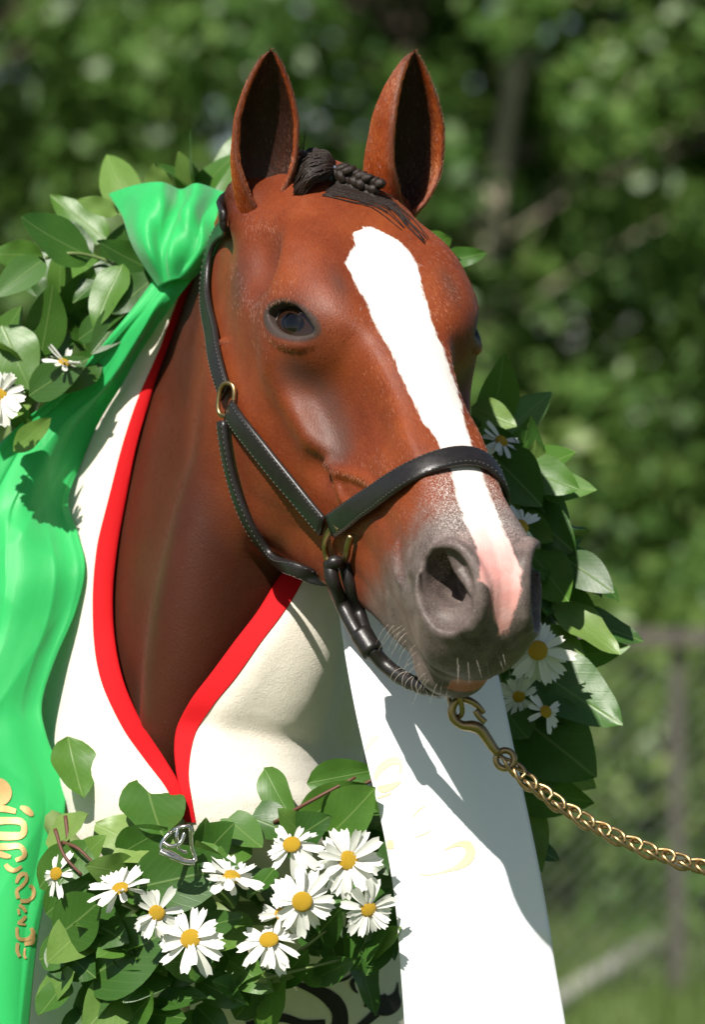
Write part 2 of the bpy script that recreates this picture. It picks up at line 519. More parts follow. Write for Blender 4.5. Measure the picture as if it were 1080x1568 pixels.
# ------------------------------------------------------------------ horse mesh, coat, ears, eyes
HV, HF = surface_nets(sd_horse, (-.12, -.30, -.82), (.64, .30, .06), HRES)
HW = to_world(HV)
HORSE_BVH = BVHTree.FromPolygons([tuple(v) for v in HW], [tuple(int(i) for i in q) for q in HF])
CAMP = Vector((0, CAM_Y, CAM_Z))
def hit(px, py):
    """world point and normal where the sight line through px, py meets the horse"""
    d = (at(px, py, 0) - CAMP).normalized()
    p, n, i, t = HORSE_BVH.ray_cast(CAMP, d)
    return (np.array(p), np.array(n)) if p is not None else (None, None)
def grad(Q, e=.0015):
    Q = np.atleast_2d(Q)
    g = np.stack([(sd_horse(Q + np.eye(3)[k] * e) - sd_horse(Q - np.eye(3)[k] * e)) / (2 * e) for k in range(3)], 1)
    return g / (np.linalg.norm(g, axis=1)[:, None] + 1e-9)
def onto(P, off=0.0):
    """move world points onto the horse's surface plus an offset; returns points and normals"""
    Q = to_local(np.atleast_2d(P))
    for _ in range(6):
        Q = Q - (sd_horse(Q) - off)[:, None] * grad(Q) * .9
    return to_world(Q), grad(Q) @ RM

def edge_table(pxs):
    """pixel outline of a marking -> table of s over f in the head's own axes"""
    r = []
    for px, py in pxs:
        p, n = hit(px, py)
        if p is not None: r.append(to_local(p)[:2])
    r = np.array(r); r = r[np.argsort(r[:, 0])]
    return r[:, 0], r[:, 1]
BL_L = edge_table([(552, 350), (536, 357), (541, 372), (525, 403), (545, 440), (562, 475), (590, 530), (610, 575), (640, 640), (668, 680), (687, 720), (695, 760), (708, 800), (729, 845), (733, 870), (730, 890), (748, 905), (755, 950), (762, 963)])
BL_R = edge_table([(575, 348), (620, 372), (643, 405), (652, 450), (668, 500), (688, 550), (704, 600), (718, 655), (730, 690), (747, 735), (759, 770), (775, 810), (794, 850), (803, 880), (802, 905), (791, 940), (784, 963)])

def smooth(a, b, x):
    t = np.clip((x - a) / (b - a), 0, 1); return t * t * (3 - 2 * t)

def coat_masks(Q):
    f, s, n = Q[:, 0], Q[:, 1], Q[:, 2]
    sl = np.interp(f, *BL_L); sr = np.interp(f, *BL_R)
    f0 = max(BL_L[0][0], BL_R[0][0]) ; f1 = min(BL_L[0][-1], BL_R[0][-1])
    bl = np.minimum(np.minimum(sl - s, s - sr), np.minimum(f - f0 + .006, f1 + .004 - f))
    bl = np.where(n > -.09, bl, -.05)
    sa = np.abs(s)
    grey = (n > -.26) * smooth(.43, .535, f + .35 * np.maximum(-.05 - n, 0) * (f > .40))
    x, y, z = in_frame(f, sa, n, EYE_C, EYE_F)
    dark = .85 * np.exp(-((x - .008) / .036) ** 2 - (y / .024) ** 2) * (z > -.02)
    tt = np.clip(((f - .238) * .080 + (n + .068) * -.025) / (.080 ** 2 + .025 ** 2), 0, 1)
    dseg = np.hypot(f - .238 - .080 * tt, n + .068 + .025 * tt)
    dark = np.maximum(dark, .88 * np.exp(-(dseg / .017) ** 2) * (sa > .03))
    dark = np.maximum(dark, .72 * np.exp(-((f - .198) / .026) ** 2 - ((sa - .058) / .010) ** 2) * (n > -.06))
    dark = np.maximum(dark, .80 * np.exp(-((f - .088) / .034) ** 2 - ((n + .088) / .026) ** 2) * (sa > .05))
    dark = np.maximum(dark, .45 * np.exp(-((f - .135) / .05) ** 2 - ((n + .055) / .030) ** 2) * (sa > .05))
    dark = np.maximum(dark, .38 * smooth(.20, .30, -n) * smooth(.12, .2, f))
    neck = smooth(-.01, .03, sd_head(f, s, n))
    rimd = np.hypot(x / 1.15, y * 1.9) 
    rim = (1 - smooth(.030, .039, rimd)) * (z > -.02)
    dark = np.maximum(dark, 2.2 * rim)
    x, y, z = in_frame(f, sa - .006, n, NOS_C, NOS_F)
    ins = smooth(.006, -.004, z) * smooth(1.0, .8, np.hypot((x - .003) / .040, (y - .005) / .032))
    dark = np.maximum(dark, 1.0 * ins); bl = np.where(ins > .2, -.05, bl)
    pink = smooth(.50, .575, f)
    lip = ((n < -.1085) & (n > -.131) & (f > .563) & (s < .024) & (s > -.05)).astype(float)
    return bl, np.clip(grey, 0, 1), dark, pink, lip, neck

def ear_mesh(base, tip, face, wmax, bow):
    """hollow ear: verts, faces, inner mask; face = direction the opening looks"""
    base, tip, face = (np.array(v, float) for v in (base, tip, face))
    ax = tip - base; L = np.linalg.norm(ax); ax /= L
    O = face - ax * face.dot(ax); O /= np.linalg.norm(O)
    Sd = np.cross(ax, O)
    nt_, na = 44, 33
    t = np.linspace(0, 1, nt_)
    r = pchip(np.array([0, .10, .25, .42, .58, .74, .88, .96, 1.0]), np.array([.50, .66, .88, 1.0, .98, .80, .50, .25, .01]), t) * wmax
    half = np.radians(pchip(np.array([0, .08, .22, .45, .7, .9, 1.0]), np.array([179., 176, 146, 116, 104, 96, 90]), t))
    cen = base + ax * (t * L)[:, None] + O * (bow * np.sin(t * math.pi) - .010 * t)[:, None]
    out = []; 
    for lay in (0, 1):
        for i in range(nt_):
            th = np.linspace(-half[i], half[i], na)
            rr = r[i] - (.0042 * min(1, r[i] / .012) if lay else 0)
            dep = .92
            wob = 1 + .02 * np.sin(th * 3 + t[i] * 5)
            out.append(cen[i] - O * (rr * np.cos(th) * dep * wob)[:, None] + Sd * (rr * np.sin(th) * wob)[:, None] + (O * .002 * lay * 0))
    V = np.vstack(out); F = []; n1 = nt_ * na
    F += grid_faces(nt_, na)
    F += [q[::-1] for q in grid_faces(nt_, na, n1)]
    for i in range(nt_ - 1):
        a, b = i * na, (i + 1) * na
        F.append((a, b, n1 + b, n1 + a)); e = na - 1
        F.append((a + e, n1 + a + e, n1 + b + e, b + e))
    inner = np.concatenate([np.zeros(n1), np.ones(n1)])
    th = np.linspace(-1, 1, na)
    tt = np.concatenate([np.repeat(t, na)] * 2)
    rimd = np.concatenate([np.tile(1 - np.abs(th), nt_)] * 2)
    return V, F, inner, rimd, tt

m = NT('chestnut_coat')
loc = m.attr('loc', 'Vector')
def strand(scale, det=2):
    mp = m.n('Mapping'); mp.inputs['Scale'].default_value = scale; m.l(loc, mp.inputs[0])
    return m.noise(mp.outputs[0], 1.0, det, .6)
hair = strand((70, 420, 420)); hair2 = strand((260, 900, 900), 1)
blot = m.noise(loc, 14, 4, .6); mott = m.noise(loc, 850, 2, .7); mid = m.noise(loc, 55, 3, .6)
coat = m.ramp(blot, [(.30, (.135, .0195, .0040)), (.5, (.200, .034, .0058)), (.72, (.270, .054, .0090))])
coat = m.mix(m.math('MULTIPLY', hair, .55), coat, (.10, .022, .008, 1), 'MIX')
coat = m.mix(m.math('MULTIPLY', m.math('SUBTRACT', hair2, .45, True), .8), coat, (.33, .11, .04, 1))
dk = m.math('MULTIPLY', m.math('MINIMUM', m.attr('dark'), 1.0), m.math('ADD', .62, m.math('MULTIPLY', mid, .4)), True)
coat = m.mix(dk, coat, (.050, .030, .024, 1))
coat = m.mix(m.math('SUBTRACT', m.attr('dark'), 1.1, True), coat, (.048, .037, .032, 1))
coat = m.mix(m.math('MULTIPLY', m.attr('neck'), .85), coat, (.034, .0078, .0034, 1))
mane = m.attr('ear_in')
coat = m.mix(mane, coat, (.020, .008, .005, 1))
# mottled grey-brown skin of the muzzle, hairs thinning out towards it
gsel = m.math('ADD', m.math('MULTIPLY', m.attr('grey'), 1.5), m.math('MULTIPLY', m.math('SUBTRACT', mott, .5), 1.7))
gsel = m.math('ADD', gsel, m.math('MULTIPLY', m.math('SUBTRACT', mid, .5), .8))
gsel = m.math('SUBTRACT', gsel, .30, True)
gcol = m.ramp(mid, [(.3, (.050, .040, .036)), (.7, (.135, .105, .094))])
gcol = m.mix(m.math('MULTIPLY', m.math('GREATER_THAN', mott, .57), .45), gcol, (.26, .19, .165, 1))
coat = m.mix(gsel, coat, gcol)
# white hairs shed into the coat beside the blaze low on the nose
bl = m.attr('blaze')
edge = m.math('ADD', bl, m.math('MULTIPLY', m.math('SUBTRACT', hair, .5), .006))
edge = m.math('ADD', edge, m.math('MULTIPLY', m.math('SUBTRACT', mid, .5), .007))
sel = m.math('MULTIPLY', m.math('SUBTRACT', edge, .0015), 420.0, True)
roan = m.math('MULTIPLY', m.attr('roan'), m.math('MULTIPLY', m.math('SUBTRACT', mott, .50), 9.0, True), True)
sel = m.math('MAXIMUM', sel, m.math('MULTIPLY', roan, .75))
wcol = m.mix(m.math('MULTIPLY', m.attr('pink'), m.math('ADD', .55, m.math('MULTIPLY', mid, .7)), True), (.68, .63, .58, 1), (.60, .28, .25, 1))
coat = m.mix(sel, coat, wcol)
coat = m.mix(m.attr('lip'), coat, (.42, .14, .10, 1))
hb = m.math('ADD', m.math('MULTIPLY', hair, .5), m.math('MULTIPLY', hair2, .5))
rough = m.math('ADD', .42, m.math('MULTIPLY', mid, .16))
m.bsdf(coat, rough, m.bump(hb, .45, .0012), **{'Specular IOR Level': .27, 'Sheen Weight': .03, 'Sheen Roughness': .4, 'Sheen Tint': (1, .75, .6, 1)})
COAT = m.m

parts = [(HW, [tuple(int(i) for i in q) for q in HF])]
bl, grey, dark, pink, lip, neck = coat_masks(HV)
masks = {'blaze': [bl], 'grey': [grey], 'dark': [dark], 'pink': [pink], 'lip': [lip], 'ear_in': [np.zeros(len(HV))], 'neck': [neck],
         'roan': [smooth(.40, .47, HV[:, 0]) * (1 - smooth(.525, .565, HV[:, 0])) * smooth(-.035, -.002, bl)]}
LOC = [HV]
for base, tip, face, wm in ((at(398, 354, .034), at(417, 80, -.008), (.16, -1, .10), .0330), (at(584, 352, .084), at(646, 84, .045), (.74, -.67, .05), .0415)):
    v, f, inn, rim, tt = ear_mesh(base, tip, face, wm, -.004 if face[0] < .5 else .014)
    parts.append((v, f))
    z = np.zeros(len(v))
    masks['blaze'].append(z - .05); masks['grey'].append(z); masks['pink'].append(z); masks['lip'].append(z); masks['roan'].append(z); masks['neck'].append(z)
    masks['dark'].append(np.where(inn > .5, 0, .75 * (smooth(.16, .0, rim) + smooth(.78, 1, tt) * .8).clip(0, 1)))
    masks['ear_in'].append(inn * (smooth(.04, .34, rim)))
    LOC.append(to_local(v))
V, F = merge(parts)
HORSE_BASE = Vector((-.18, .9, 0))
horse = empty('chestnut_horse', HORSE_BASE)
tag(horse, 'chestnut horse with a broad white blaze and braided forelock', 'horse')
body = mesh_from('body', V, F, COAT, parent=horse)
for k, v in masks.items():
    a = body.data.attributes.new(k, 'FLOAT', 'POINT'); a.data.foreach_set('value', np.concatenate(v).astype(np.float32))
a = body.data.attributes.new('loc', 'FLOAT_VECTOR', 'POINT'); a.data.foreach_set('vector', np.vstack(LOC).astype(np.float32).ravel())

m = NT('eye_surface')
nrm = m.attr('iris')
col = m.mix(nrm, (.002, .0015, .0015, 1), (.020, .009, .005, 1))
col = m.mix(m.attr('white'), col, (.42, .34, .30, 1))
m.bsdf(col, .07, **{'Specular IOR Level': .55})
def eye_obj(sgn):
    A, B, N = EYE_F
    nu, nv = 28, 40
    vs_ = []; ir = []; wh = []
    for i in range(nu + 1):
        ro = max(i / nu, .002)
        for j in range(nv):
            p = 2 * math.pi * j / nv
            x, y = .0375 * ro * math.cos(p), .0230 * ro * math.sin(p)
            rr = x * x + y * y
            z = math.sqrt(EYE_B ** 2 - rr) + EYE_O
            z = max(z, EYE_B + EYE_O + .0016 - (.024 - math.sqrt(max(.024 ** 2 - rr, 0))))      # cornea
            q = EYE_C + A * x + B * y + N * z
            q = q * np.array([1, sgn, 1]); vs_.append(to_world(q))
            ex = math.hypot(x / .0150, y / .009)
            ir.append(1.0 if (ex > 1 and math.hypot(x, y) < .025) else 0.0)
            wh.append(float(smooth(.026, .029, abs(x))))
    f_ = grid_faces(nu + 1, nv, wrap=True)
    if sgn < 0: f_ = [q[::-1] for q in f_]
    o = mesh_from('eye', vs_, f_, m.m, parent=horse)
    for nm, d in (('iris', ir), ('white', wh)):
        a = o.data.attributes.new(nm, 'FLOAT', 'POINT'); a.data.foreach_set('value', np.array(d, np.float32))
    return o
eye_obj(1); eye_obj(-1)

# ------------------------------------------------------------------ the short coat itself: strands lying along the growth of the hair
def coat_hair(n_str):
    rs = np.random.RandomState(9)
    VV = V; Q = np.array(F)
    LL = np.vstack(LOC); M = {k: np.concatenate(v_) for k, v_ in masks.items()}
    a_, b_, c_, d_ = (VV[Q[:, k]] for k in range(4))
    fn = np.cross(c_ - a_, d_ - b_); ar = np.linalg.norm(fn, axis=1) * .5
    vn = np.zeros_like(VV)
    for k in range(4): np.add.at(vn, Q[:, k], fn)
    vn /= np.linalg.norm(vn, axis=1)[:, None] + 1e-12
    fl = LL[Q].mean(1)
    tn = ((a_ + c_) * .5 - NO) @ NU
    wgt = ar * (tn < .50)
    wgt = wgt * np.where(M['dark'][Q].max(1) > 1.05, 0, 1) * np.where((M['grey'][Q].mean(1) > .85), .35, 1)
    wgt = wgt * np.where(tn > .2, .5, 1)
    idx = rs.choice(len(Q), n_str, p=wgt / wgt.sum())
    u, v_ = rs.rand(n_str, 1), rs.rand(n_str, 1)
    W4 = [(1 - u) * (1 - v_), u * (1 - v_), u * v_, (1 - u) * v_]
    P = sum(W4[k] * VV[Q[idx, k]] for k in range(4)); N = sum(W4[k] * vn[Q[idx, k]] for k in range(4)); N /= np.linalg.norm(N, axis=1)[:, None]
    L = sum(W4[k] * LL[Q[idx, k]] for k in range(4))
    mk = {k: sum(W4[j][:, 0] * M[k][Q[idx, j]] for j in range(4)) for k in M}
    f, s, n = L[:, 0], L[:, 1], L[:, 2]
    g = np.stack([np.ones(n_str), np.clip(s, -.1, .1) * 7, -.35 - 1.2 * np.clip(-n - .05, 0, .15) / .15], 1) @ RM
    onneck = smooth(.0, .03, sd_head(f, s, n))[:, None]
    g = g * (1 - onneck) + (NU + np.array([0, 0, -.3])) * onneck
    isear = (np.arange(len(Q)) >= len(HF))[idx][:, None]
    g = np.where(isear, np.array([0, 0, 1.0]), g)
    sw = np.stack([np.sin(31 * f + 17 * n), np.sin(27 * s + 23 * f + 1), np.sin(29 * n + 13 * s)], 1) @ RM
    g = g + .16 * sw + rs.normal(size=(n_str, 3)) * .16
    T = g - N * (g * N).sum(1)[:, None]; T /= np.linalg.norm(T, axis=1)[:, None] + 1e-9
    grey = mk['grey']
    ln = rs.uniform(.0040, .0070, n_str) * (1 - .62 * np.clip(grey * 1.2, 0, 1)) * np.where(mk['dark'] > 1, .4, 1)
    lift = np.radians(rs.uniform(3, 10, n_str))
    P0 = P - N * .0004
    pts = []
    for k in range(4):
        t = k / 3.
        pts.append(P0 + T * (ln * t * np.cos(lift))[:, None] + N * (ln * (np.sin(lift) * t - .10 * t * t))[:, None])
    pts = np.stack(pts, 1)
    # colours
    nz = .5 + .28 * np.sin(23 * f + 31 * s + 2 * np.sin(40 * n)) * np.sin(37 * n - 19 * f + 1.7) + .16 * np.sin(90 * s + 70 * n) * np.sin(83 * f)
    nz = np.clip(nz + rs.normal(size=n_str) * .13, 0, 1)[:, None]
    c0, c1, c2 = np.array([.140, .0155, .0028]), np.array([.285, .042, .0055]), np.array([.440, .088, .0130])
    col = np.where(nz < .5, c0 + (c1 - c0) * nz * 2, c1 + (c2 - c1) * (nz - .5) * 2)
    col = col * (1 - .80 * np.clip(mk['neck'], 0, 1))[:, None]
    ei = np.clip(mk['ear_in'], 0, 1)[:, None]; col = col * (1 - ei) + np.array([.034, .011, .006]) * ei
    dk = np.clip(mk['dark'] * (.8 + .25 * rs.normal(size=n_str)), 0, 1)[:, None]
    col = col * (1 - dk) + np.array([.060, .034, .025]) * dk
    gs = (np.clip(grey * 1.5 - .30, 0, 1) + rs.normal(size=n_str) * .25 > .5)[:, None]
    gcol = np.where(rs.rand(n_str, 1) < .22, np.array([.30, .23, .20]), np.array([.120, .092, .078]) * rs.uniform(.6, 1.5, (n_str, 1)))
    col = np.where(gs, gcol, col)
    wob = .0012 * np.sin(f * 210 + s * 60) + .0009 * np.sin(f * 470 - s * 130 + 2)
    wh = (mk['blaze'] + wob + rs.normal(size=n_str) * .0022 > 0) | (rs.rand(n_str) < .55 * mk['roan'])
    pk = np.clip(mk['pink'], 0, 1)[:, None]
    wcol = np.array([.70, .66, .61]) * (1 - pk) + np.array([.74, .50, .46]) * pk
    col = np.where(wh[:, None], wcol * rs.uniform(.9, 1.05, (n_str, 1)), col)
    keep = ~((mk['pink'] > .6) & wh & (rs.rand(n_str) < .6)) & (mk['lip'] < .3)
    pts, col = pts[keep], col[keep]; m_ = len(pts)
    hc = bpy.data.hair_curves.new('coat_hair'); hc.add_curves([4] * m_)
    off = np.array(horse.location)
    hc.attributes['position'].data.foreach_set('vector', (pts - off).astype(np.float32).ravel())
    ra = hc.attributes.get('radius') or hc.attributes.new('radius', 'FLOAT', 'POINT')
    ra.data.foreach_set('value', np.tile(np.array([.00016, .00016, .00012, .00005], np.float32), m_))
    ca = hc.attributes.new('tint', 'FLOAT_COLOR', 'CURVE'); ca.data.foreach_set('color', np.hstack([col, np.ones((m_, 1))]).astype(np.float32).ravel())
    m = NT('coat_strands')
    hb_ = m.n('BsdfHairPrincipled'); hb_.parametrization = 'COLOR'
    m.l(m.attr('tint', 'Color'), hb_.inputs['Color'])
    hb_.inputs['Roughness'].default_value = .19; hb_.inputs['Radial Roughness'].default_value = .40
    hb_.inputs['Random Roughness'].default_value = .2
    df = m.n('BsdfDiffuse'); m.l(m.attr('tint', 'Color'), df.inputs[0])
    mx = m.n('MixShader'); mx.inputs[0].default_value = .30
    m.l(hb_.outputs[0], mx.inputs[1]); m.l(df.outputs[0], mx.inputs[2]); m.l(mx.outputs[0], m.out.inputs[0])
    hc.materials.append(m.m)
    o = bpy.data.objects.new('coat_hair', hc); link(o, horse); o['kind'] = 'stuff'
    return o
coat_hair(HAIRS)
# ------------------------------------------------------------------ forelock and braid (hair of the horse)
m = NT('dark_mane_hair')
n_ = m.noise(m.coord('Object', (900, 900, 60)), 1.0, 2)
m.bsdf(m.mix(n_, (.008, .005, .004, 1), (.030, .017, .012, 1)), .5, m.bump(n_, .8, .0015), **{'Specular IOR Level': .35})
MANE = m.m
m = NT('blue_grey_band'); m.bsdf((.10, .13, .18, 1), .5); BAND = m.m
rnd = random.Random(5)
def lump(c, r, rot=None, seed=0, nu=14, nv=18, amp=.12):
    rs = np.random.RandomState(seed); ph = rs.rand(6) * 6
    V = []
    for i in range(nu + 1):
        th = math.pi * i / nu
        for j in range(nv):
            p = 2 * math.pi * j / nv
            d = np.array([math.sin(th) * math.cos(p), math.sin(th) * math.sin(p), math.cos(th)])
            k = 1 + amp * (math.sin(3 * d[0] + ph[0]) * math.sin(4 * d[1] + ph[1]) + .6 * math.sin(7 * d[2] + ph[2]))
            V.append(d * np.array(r) * k)
    V = np.array(V)
    if rot is not None: V = V @ np.array(Euler(rot).to_matrix()).T
    return V + np.array(c), grid_faces(nu + 1, nv, wrap=True)
# tuft of mane between the ears, combed over towards the braid: many thick locks
locks = []
def surf(px, py, lift):
    p, n = hit(px, py)
    return None if p is None else p + n * lift
for k in range(520):
    u = rnd.random()
    q = [surf(446 + rnd.random() * 18, 300 - 44 * u, -.002), surf(470 + rnd.random() * 8, 296 - 42 * u, .006 + .012 * rnd.random()),
         surf(492 + rnd.random() * 6, 288 - 30 * u, .008 + .012 * rnd.random()), surf(512, 274 - 12 * u, .009)]
    if any(p is None for p in q): continue
    locks.append(tube(catmull(q, 9), np.linspace(.0013, .0008, 9), 4))
for k in range(9):          # stray hairs by the near ear
    a0 = at(452 + rnd.random() * 14, 266, .03); tip = at(450 + rnd.random() * 20, 196 + rnd.random() * 26, .03)
    P = catmull([a0, (a0 + tip) * .5 + Vector((rnd.uniform(-.005, .005), 0, 0)), tip], 8)
    locks.append(tube(P, np.linspace(.0006, .00025, 8), 4))
# flat hair lying behind the braid and down the far edge of the forehead
for k in range(60):
    pts = []
    w_ = rnd.gauss(0, .8)
    for (px, py) in ((505, 288), (540, 296), (572, 303), (600, 318), (626, 343), (650, 372)):
        q = surf(px - w_ * 5 + rnd.uniform(-3, 3), py + w_ * 7 + rnd.uniform(-2, 2), .0012)
        if q is not None: pts.append(q)
    if len(pts) >= 4:
        e = max(3, int(rnd.uniform(.45, 1.05) * len(pts)))
        locks.append(tube(catmull(pts[:e], 10), np.linspace(.0008, .0003, 10), 4))
v, f = merge(locks)
mesh_from('forelock', v, f, MANE, parent=horse)
br = []
B0, B1 = np.array(at(516, 262, .020)), np.array(at(580, 288, .012))
dv = B1 - B0; side = np.array([.35, 0, .94]); side -= dv * side.dot(dv) / dv.dot(dv); side /= np.linalg.norm(side)
nor = np.cross(dv / np.linalg.norm(dv), side)
for row in (-1, 1):
    for k in range(7):
        c = B0 + dv * (k + .25 + .25 * row) / 6.6 + side * .0040 * row + nor * .002 * math.sin(k * 2.1)
        ang = math.atan2(dv[2], dv[0])
        br.append(lump(c, (.0092 - .0004 * k, .0075, .0050), (0, -ang - .75 * row, 0), k * 2 + row + 3, 8, 12, .10))
for k in range(6):      # the braid doubled under itself
    c = B0 + dv * (k + .9) / 6.0 - side * .0105 - nor * 0.002
    br.append(lump(c, (.0088, .0070, .0050), (0, -math.atan2(dv[2], dv[0]) + .5, 0), k + 40, 8, 12, .10))
v, f = merge(br)
braid = mesh_from('braid', v, f, MANE, parent=horse)
v, f = lump(np.array(at(510, 266, .022)), (.0068, .0075, .0085), (0, .4, 0), 2, 8, 12, .03)
mesh_from('braid_band', v, f, BAND, parent=horse)

# ------------------------------------------------------------------ whiskers
m = NT('whisker_hair'); m.bsdf((.42, .37, .30, 1), .5); WH = m.m
wk = []
for k in range(70):
    px, py = rnd.uniform(585, 700), rnd.uniform(955, 1042)
    p, n = hit(px, py)
    if p is None or to_local(p)[2] > -.115: continue
    L = rnd.uniform(.010, .028)
    d = n * .8 + np.array([-.10 + rnd.uniform(-.2, .2), .0, -.75 + rnd.uniform(-.2, .2)]); d /= np.linalg.norm(d)
    P = catmull([p - n * .001, p + d * L * .5 + np.array([0, 0, .001]), p + d * L + np.array([0, 0, -.003])], 6)
    wk.append(tube(P, np.linspace(.00011, .00006, 6), 4))
for k in range(16):
    px, py = rnd.uniform(700, 800), rnd.uniform(990, 1040)
    p, n = hit(px, py)
    if p is None: continue
    d = n * .7 + np.array([rnd.uniform(-.1, .3), 0, -.6]); d /= np.linalg.norm(d); L = rnd.uniform(.006, .02)
    wk.append(tube(catmull([p - n * .001, p + d * L * .5, p + d * L + np.array([0, 0, -.002])], 5), np.linspace(.00013, .00007, 5), 4))
v, f = merge(wk)
mesh_from('whiskers', v, f, WH, parent=horse)['kind'] = 'stuff'

# ------------------------------------------------------------------ leather halter with brass fittings
m = NT('black_leather')
n1 = m.noise(m.coord('Object'), 160, 4, .6)
m.bsdf(m.mix(n1, (.0075, .0062, .0058, 1), (.019, .016, .015, 1)), m.math('ADD', .26, m.math('MULTIPLY', n1, .22)), m.bump(m.noise(m.coord('Object'), 900, 2), .25, .0008), **{'Specular IOR Level': .45})
LEATHER = m.m
m = NT('pale_stitching'); m.bsdf((.085, .080, .072, 1), .7); STITCH = m.m
m = NT('brass')
n1 = m.noise(m.coord('Object'), 120, 4, .65)
m.bsdf(m.mix(n1, (.25, .165, .070, 1), (.45, .33, .165, 1)), m.math('ADD', .26, m.math('MULTIPLY', n1, .22)), m.bump(n1, .12, .001), Metallic=1.0)
BRASS = m.m
def strap(name, P, N, width, thick, parent, stitches=True, mat=None):
    """flat strap along P lying on a surface with normals N, rounded edges, stitch lines as a child"""
    P = np.asarray(P); N = np.asarray(N); n = len(P)
    T = np.gradient(P, axis=0); T /= np.linalg.norm(T, axis=1)[:, None]
    N = N - T * (N * T).sum(1)[:, None]; N /= np.linalg.norm(N, axis=1)[:, None]
    S = np.cross(T, N)
    prof = [(-.5, .25), (-.47, .75), (-.40, .95), (-.2, 1.04), (0, 1.07), (.2, 1.04), (.40, .95), (.47, .75), (.5, .25), (.47, -.1), (0, -.15), (-.47, -.1)]
    wv = np.broadcast_to(np.asarray(width, float), (n,))
    V = np.vstack([P[i] + np.outer([a for a, b in prof], S[i]) * wv[i] + np.outer([b for a, b in prof], N[i]) * thick for i in range(n)])
    F = grid_faces(n, len(prof), wrap=True)
    F.append(tuple(range(len(prof) - 1, -1, -1))); F.append(tuple((n - 1) * len(prof) + k for k in range(len(prof))))
    o = mesh_from(name, V, F, mat or LEATHER, parent=parent)
    if stitches:
        L = np.concatenate([[0], np.cumsum(np.linalg.norm(np.diff(P, axis=0), axis=1))])
        st = []
        for side in (-.40, .40):
            for q in np.arange(.006, L[-1] - .005, .0052):
                c = [np.array([np.interp(q + e, L, (P[:, k] + S[:, k] * wv * side + N[:, k] * thick * .98)) for k in range(3)]) for e in (-.0013, .0, .0013)]
                st.append(tube(c, [.0003, .00042, .0003], 5))
        v, f = merge(st)
        mesh_from('stitching', v, f, STITCH, parent=o)
    return o

halter = empty('leather_halter', Vector(at(517, 815, -.10)))
tag(halter, 'black leather halter with brass rings buckled on the chestnut horse', 'halter')
def even(P, N):
    """a strap bridges small hollows and veins: smooth its path and its normals"""
    for _ in range(14):
        P = P.copy(); N = N.copy()
        P[1:-1] = .25 * P[:-2] + .5 * P[1:-1] + .25 * P[2:]; N[1:-1] = .25 * N[:-2] + .5 * N[1:-1] + .25 * N[2:]
    return P, N / np.linalg.norm(N, axis=1)[:, None]
def path_on(pxs, n, off):
    P = []
    for q in pxs:
        if len(q) == 2:
            p, nn = hit(*q)
            if p is None: print('no hit', q); continue
            P.append(p)
        else:
            P.append(np.array(q))
    C_ = resample(P, n)
    return even(*onto(C_, off))

# crownpiece from behind the near ear down to the upper ring
P, N = path_on([(352, 338), (338, 358), (327, 385), (321, 420), (322, 470), (332, 530), (346, 585), (353, 604)], 40, .0045)
strap('crown_strap', P, N, .0205, .0042, halter)
# over the poll behind the ears to the far side
P0 = P[0]
Q = [P0, to_world((-.030, .085, -.085)), to_world((-.070, .055, -.080)), to_world((-.080, .0, -.065)), to_world((-.070, -.055, -.080)), to_world((-.01, -.085, -.10)), to_world((.10, -.10, -.13)), to_world((.20, -.10, -.165))]
P, N = onto(resample(Q, 50), .0045)
strap('crown_strap', P, N, .0205, .0042, halter, False)
# cheek piece
P, N = path_on([(361, 628), (390, 668), (430, 718), (470, 765), (503, 804)], 34, .0050)
strap('cheek_strap', P, N, .0235, .0046, halter)
# noseband over the nose to the far ring
far = [to_world((.445, -.040, -.020)), to_world((.430, -.050, -.070)), to_world((.400, -.055, -.130))]
P, N = path_on([(517, 803), (548, 782), (590, 755), (640, 724), (690, 706), (722, 703), (742, 708)] + far, 60, .0058)
strap('noseband', P, N, .0245, .0046, halter)
# far cheek piece
P, N = onto(resample([to_world((.205, -.10, -.17)), to_world((.30, -.075, -.155)), to_world((.395, -.055, -.14))], 26), .005)
strap('cheek_strap', P, N, .0235, .0046, halter, False)
# rolled throat strap below the jaw, from the upper ring round to the far side
Q = [hit(352, 645)[0], hit(357, 690)[0], hit(370, 745)[0], hit(392, 800)[0], hit(425, 845)[0]]
nq = [onto(q, .006)[0][0] for q in Q]
nq += [np.array(at(455, 872, -.06)), np.array(at(488, 884, -.035)), np.array(at(520, 880, .0)), np.array(at(560, 830, .02))]
P = resample(nq, 60)
N = grad(to_local(P)) @ RM
wt = smooth(24, 40, np.arange(60))[:, None]
N = N * (1 - wt) + np.array([-.25, -.95, -.15]) * wt
P, N = even(P, N)
strap('throat_strap', P, N, .0150, .0058, halter)

def oval_ring(c, nrm, up, a, b, r, name, parent):
    nrm = np.array(nrm, float); nrm /= np.linalg.norm(nrm)
    up = np.array(up, float); up -= nrm * up.dot(nrm); up /= np.linalg.norm(up); sd = np.cross(up, nrm)
    t = np.linspace(0, 2 * math.pi, 40, endpoint=False)
    P = np.array(c) + np.outer(np.sign(np.cos(t)) * np.abs(np.cos(t)) ** .75 * a, up) + np.outer(np.sign(np.sin(t)) * np.abs(np.sin(t)) ** .75 * b, sd)
    v, f = tube(P, r, 10, closed=True)
    return mesh_from(name, v, f, BRASS, parent=parent)
p, n = hit(358, 613)
oval_ring(p + n * .008, n + np.array([0, -.6, 0]), (.15, 0, 1), .0160, .0105, .0024, 'ring', halter)
p, n = hit(516, 826); RP, RN = p, n
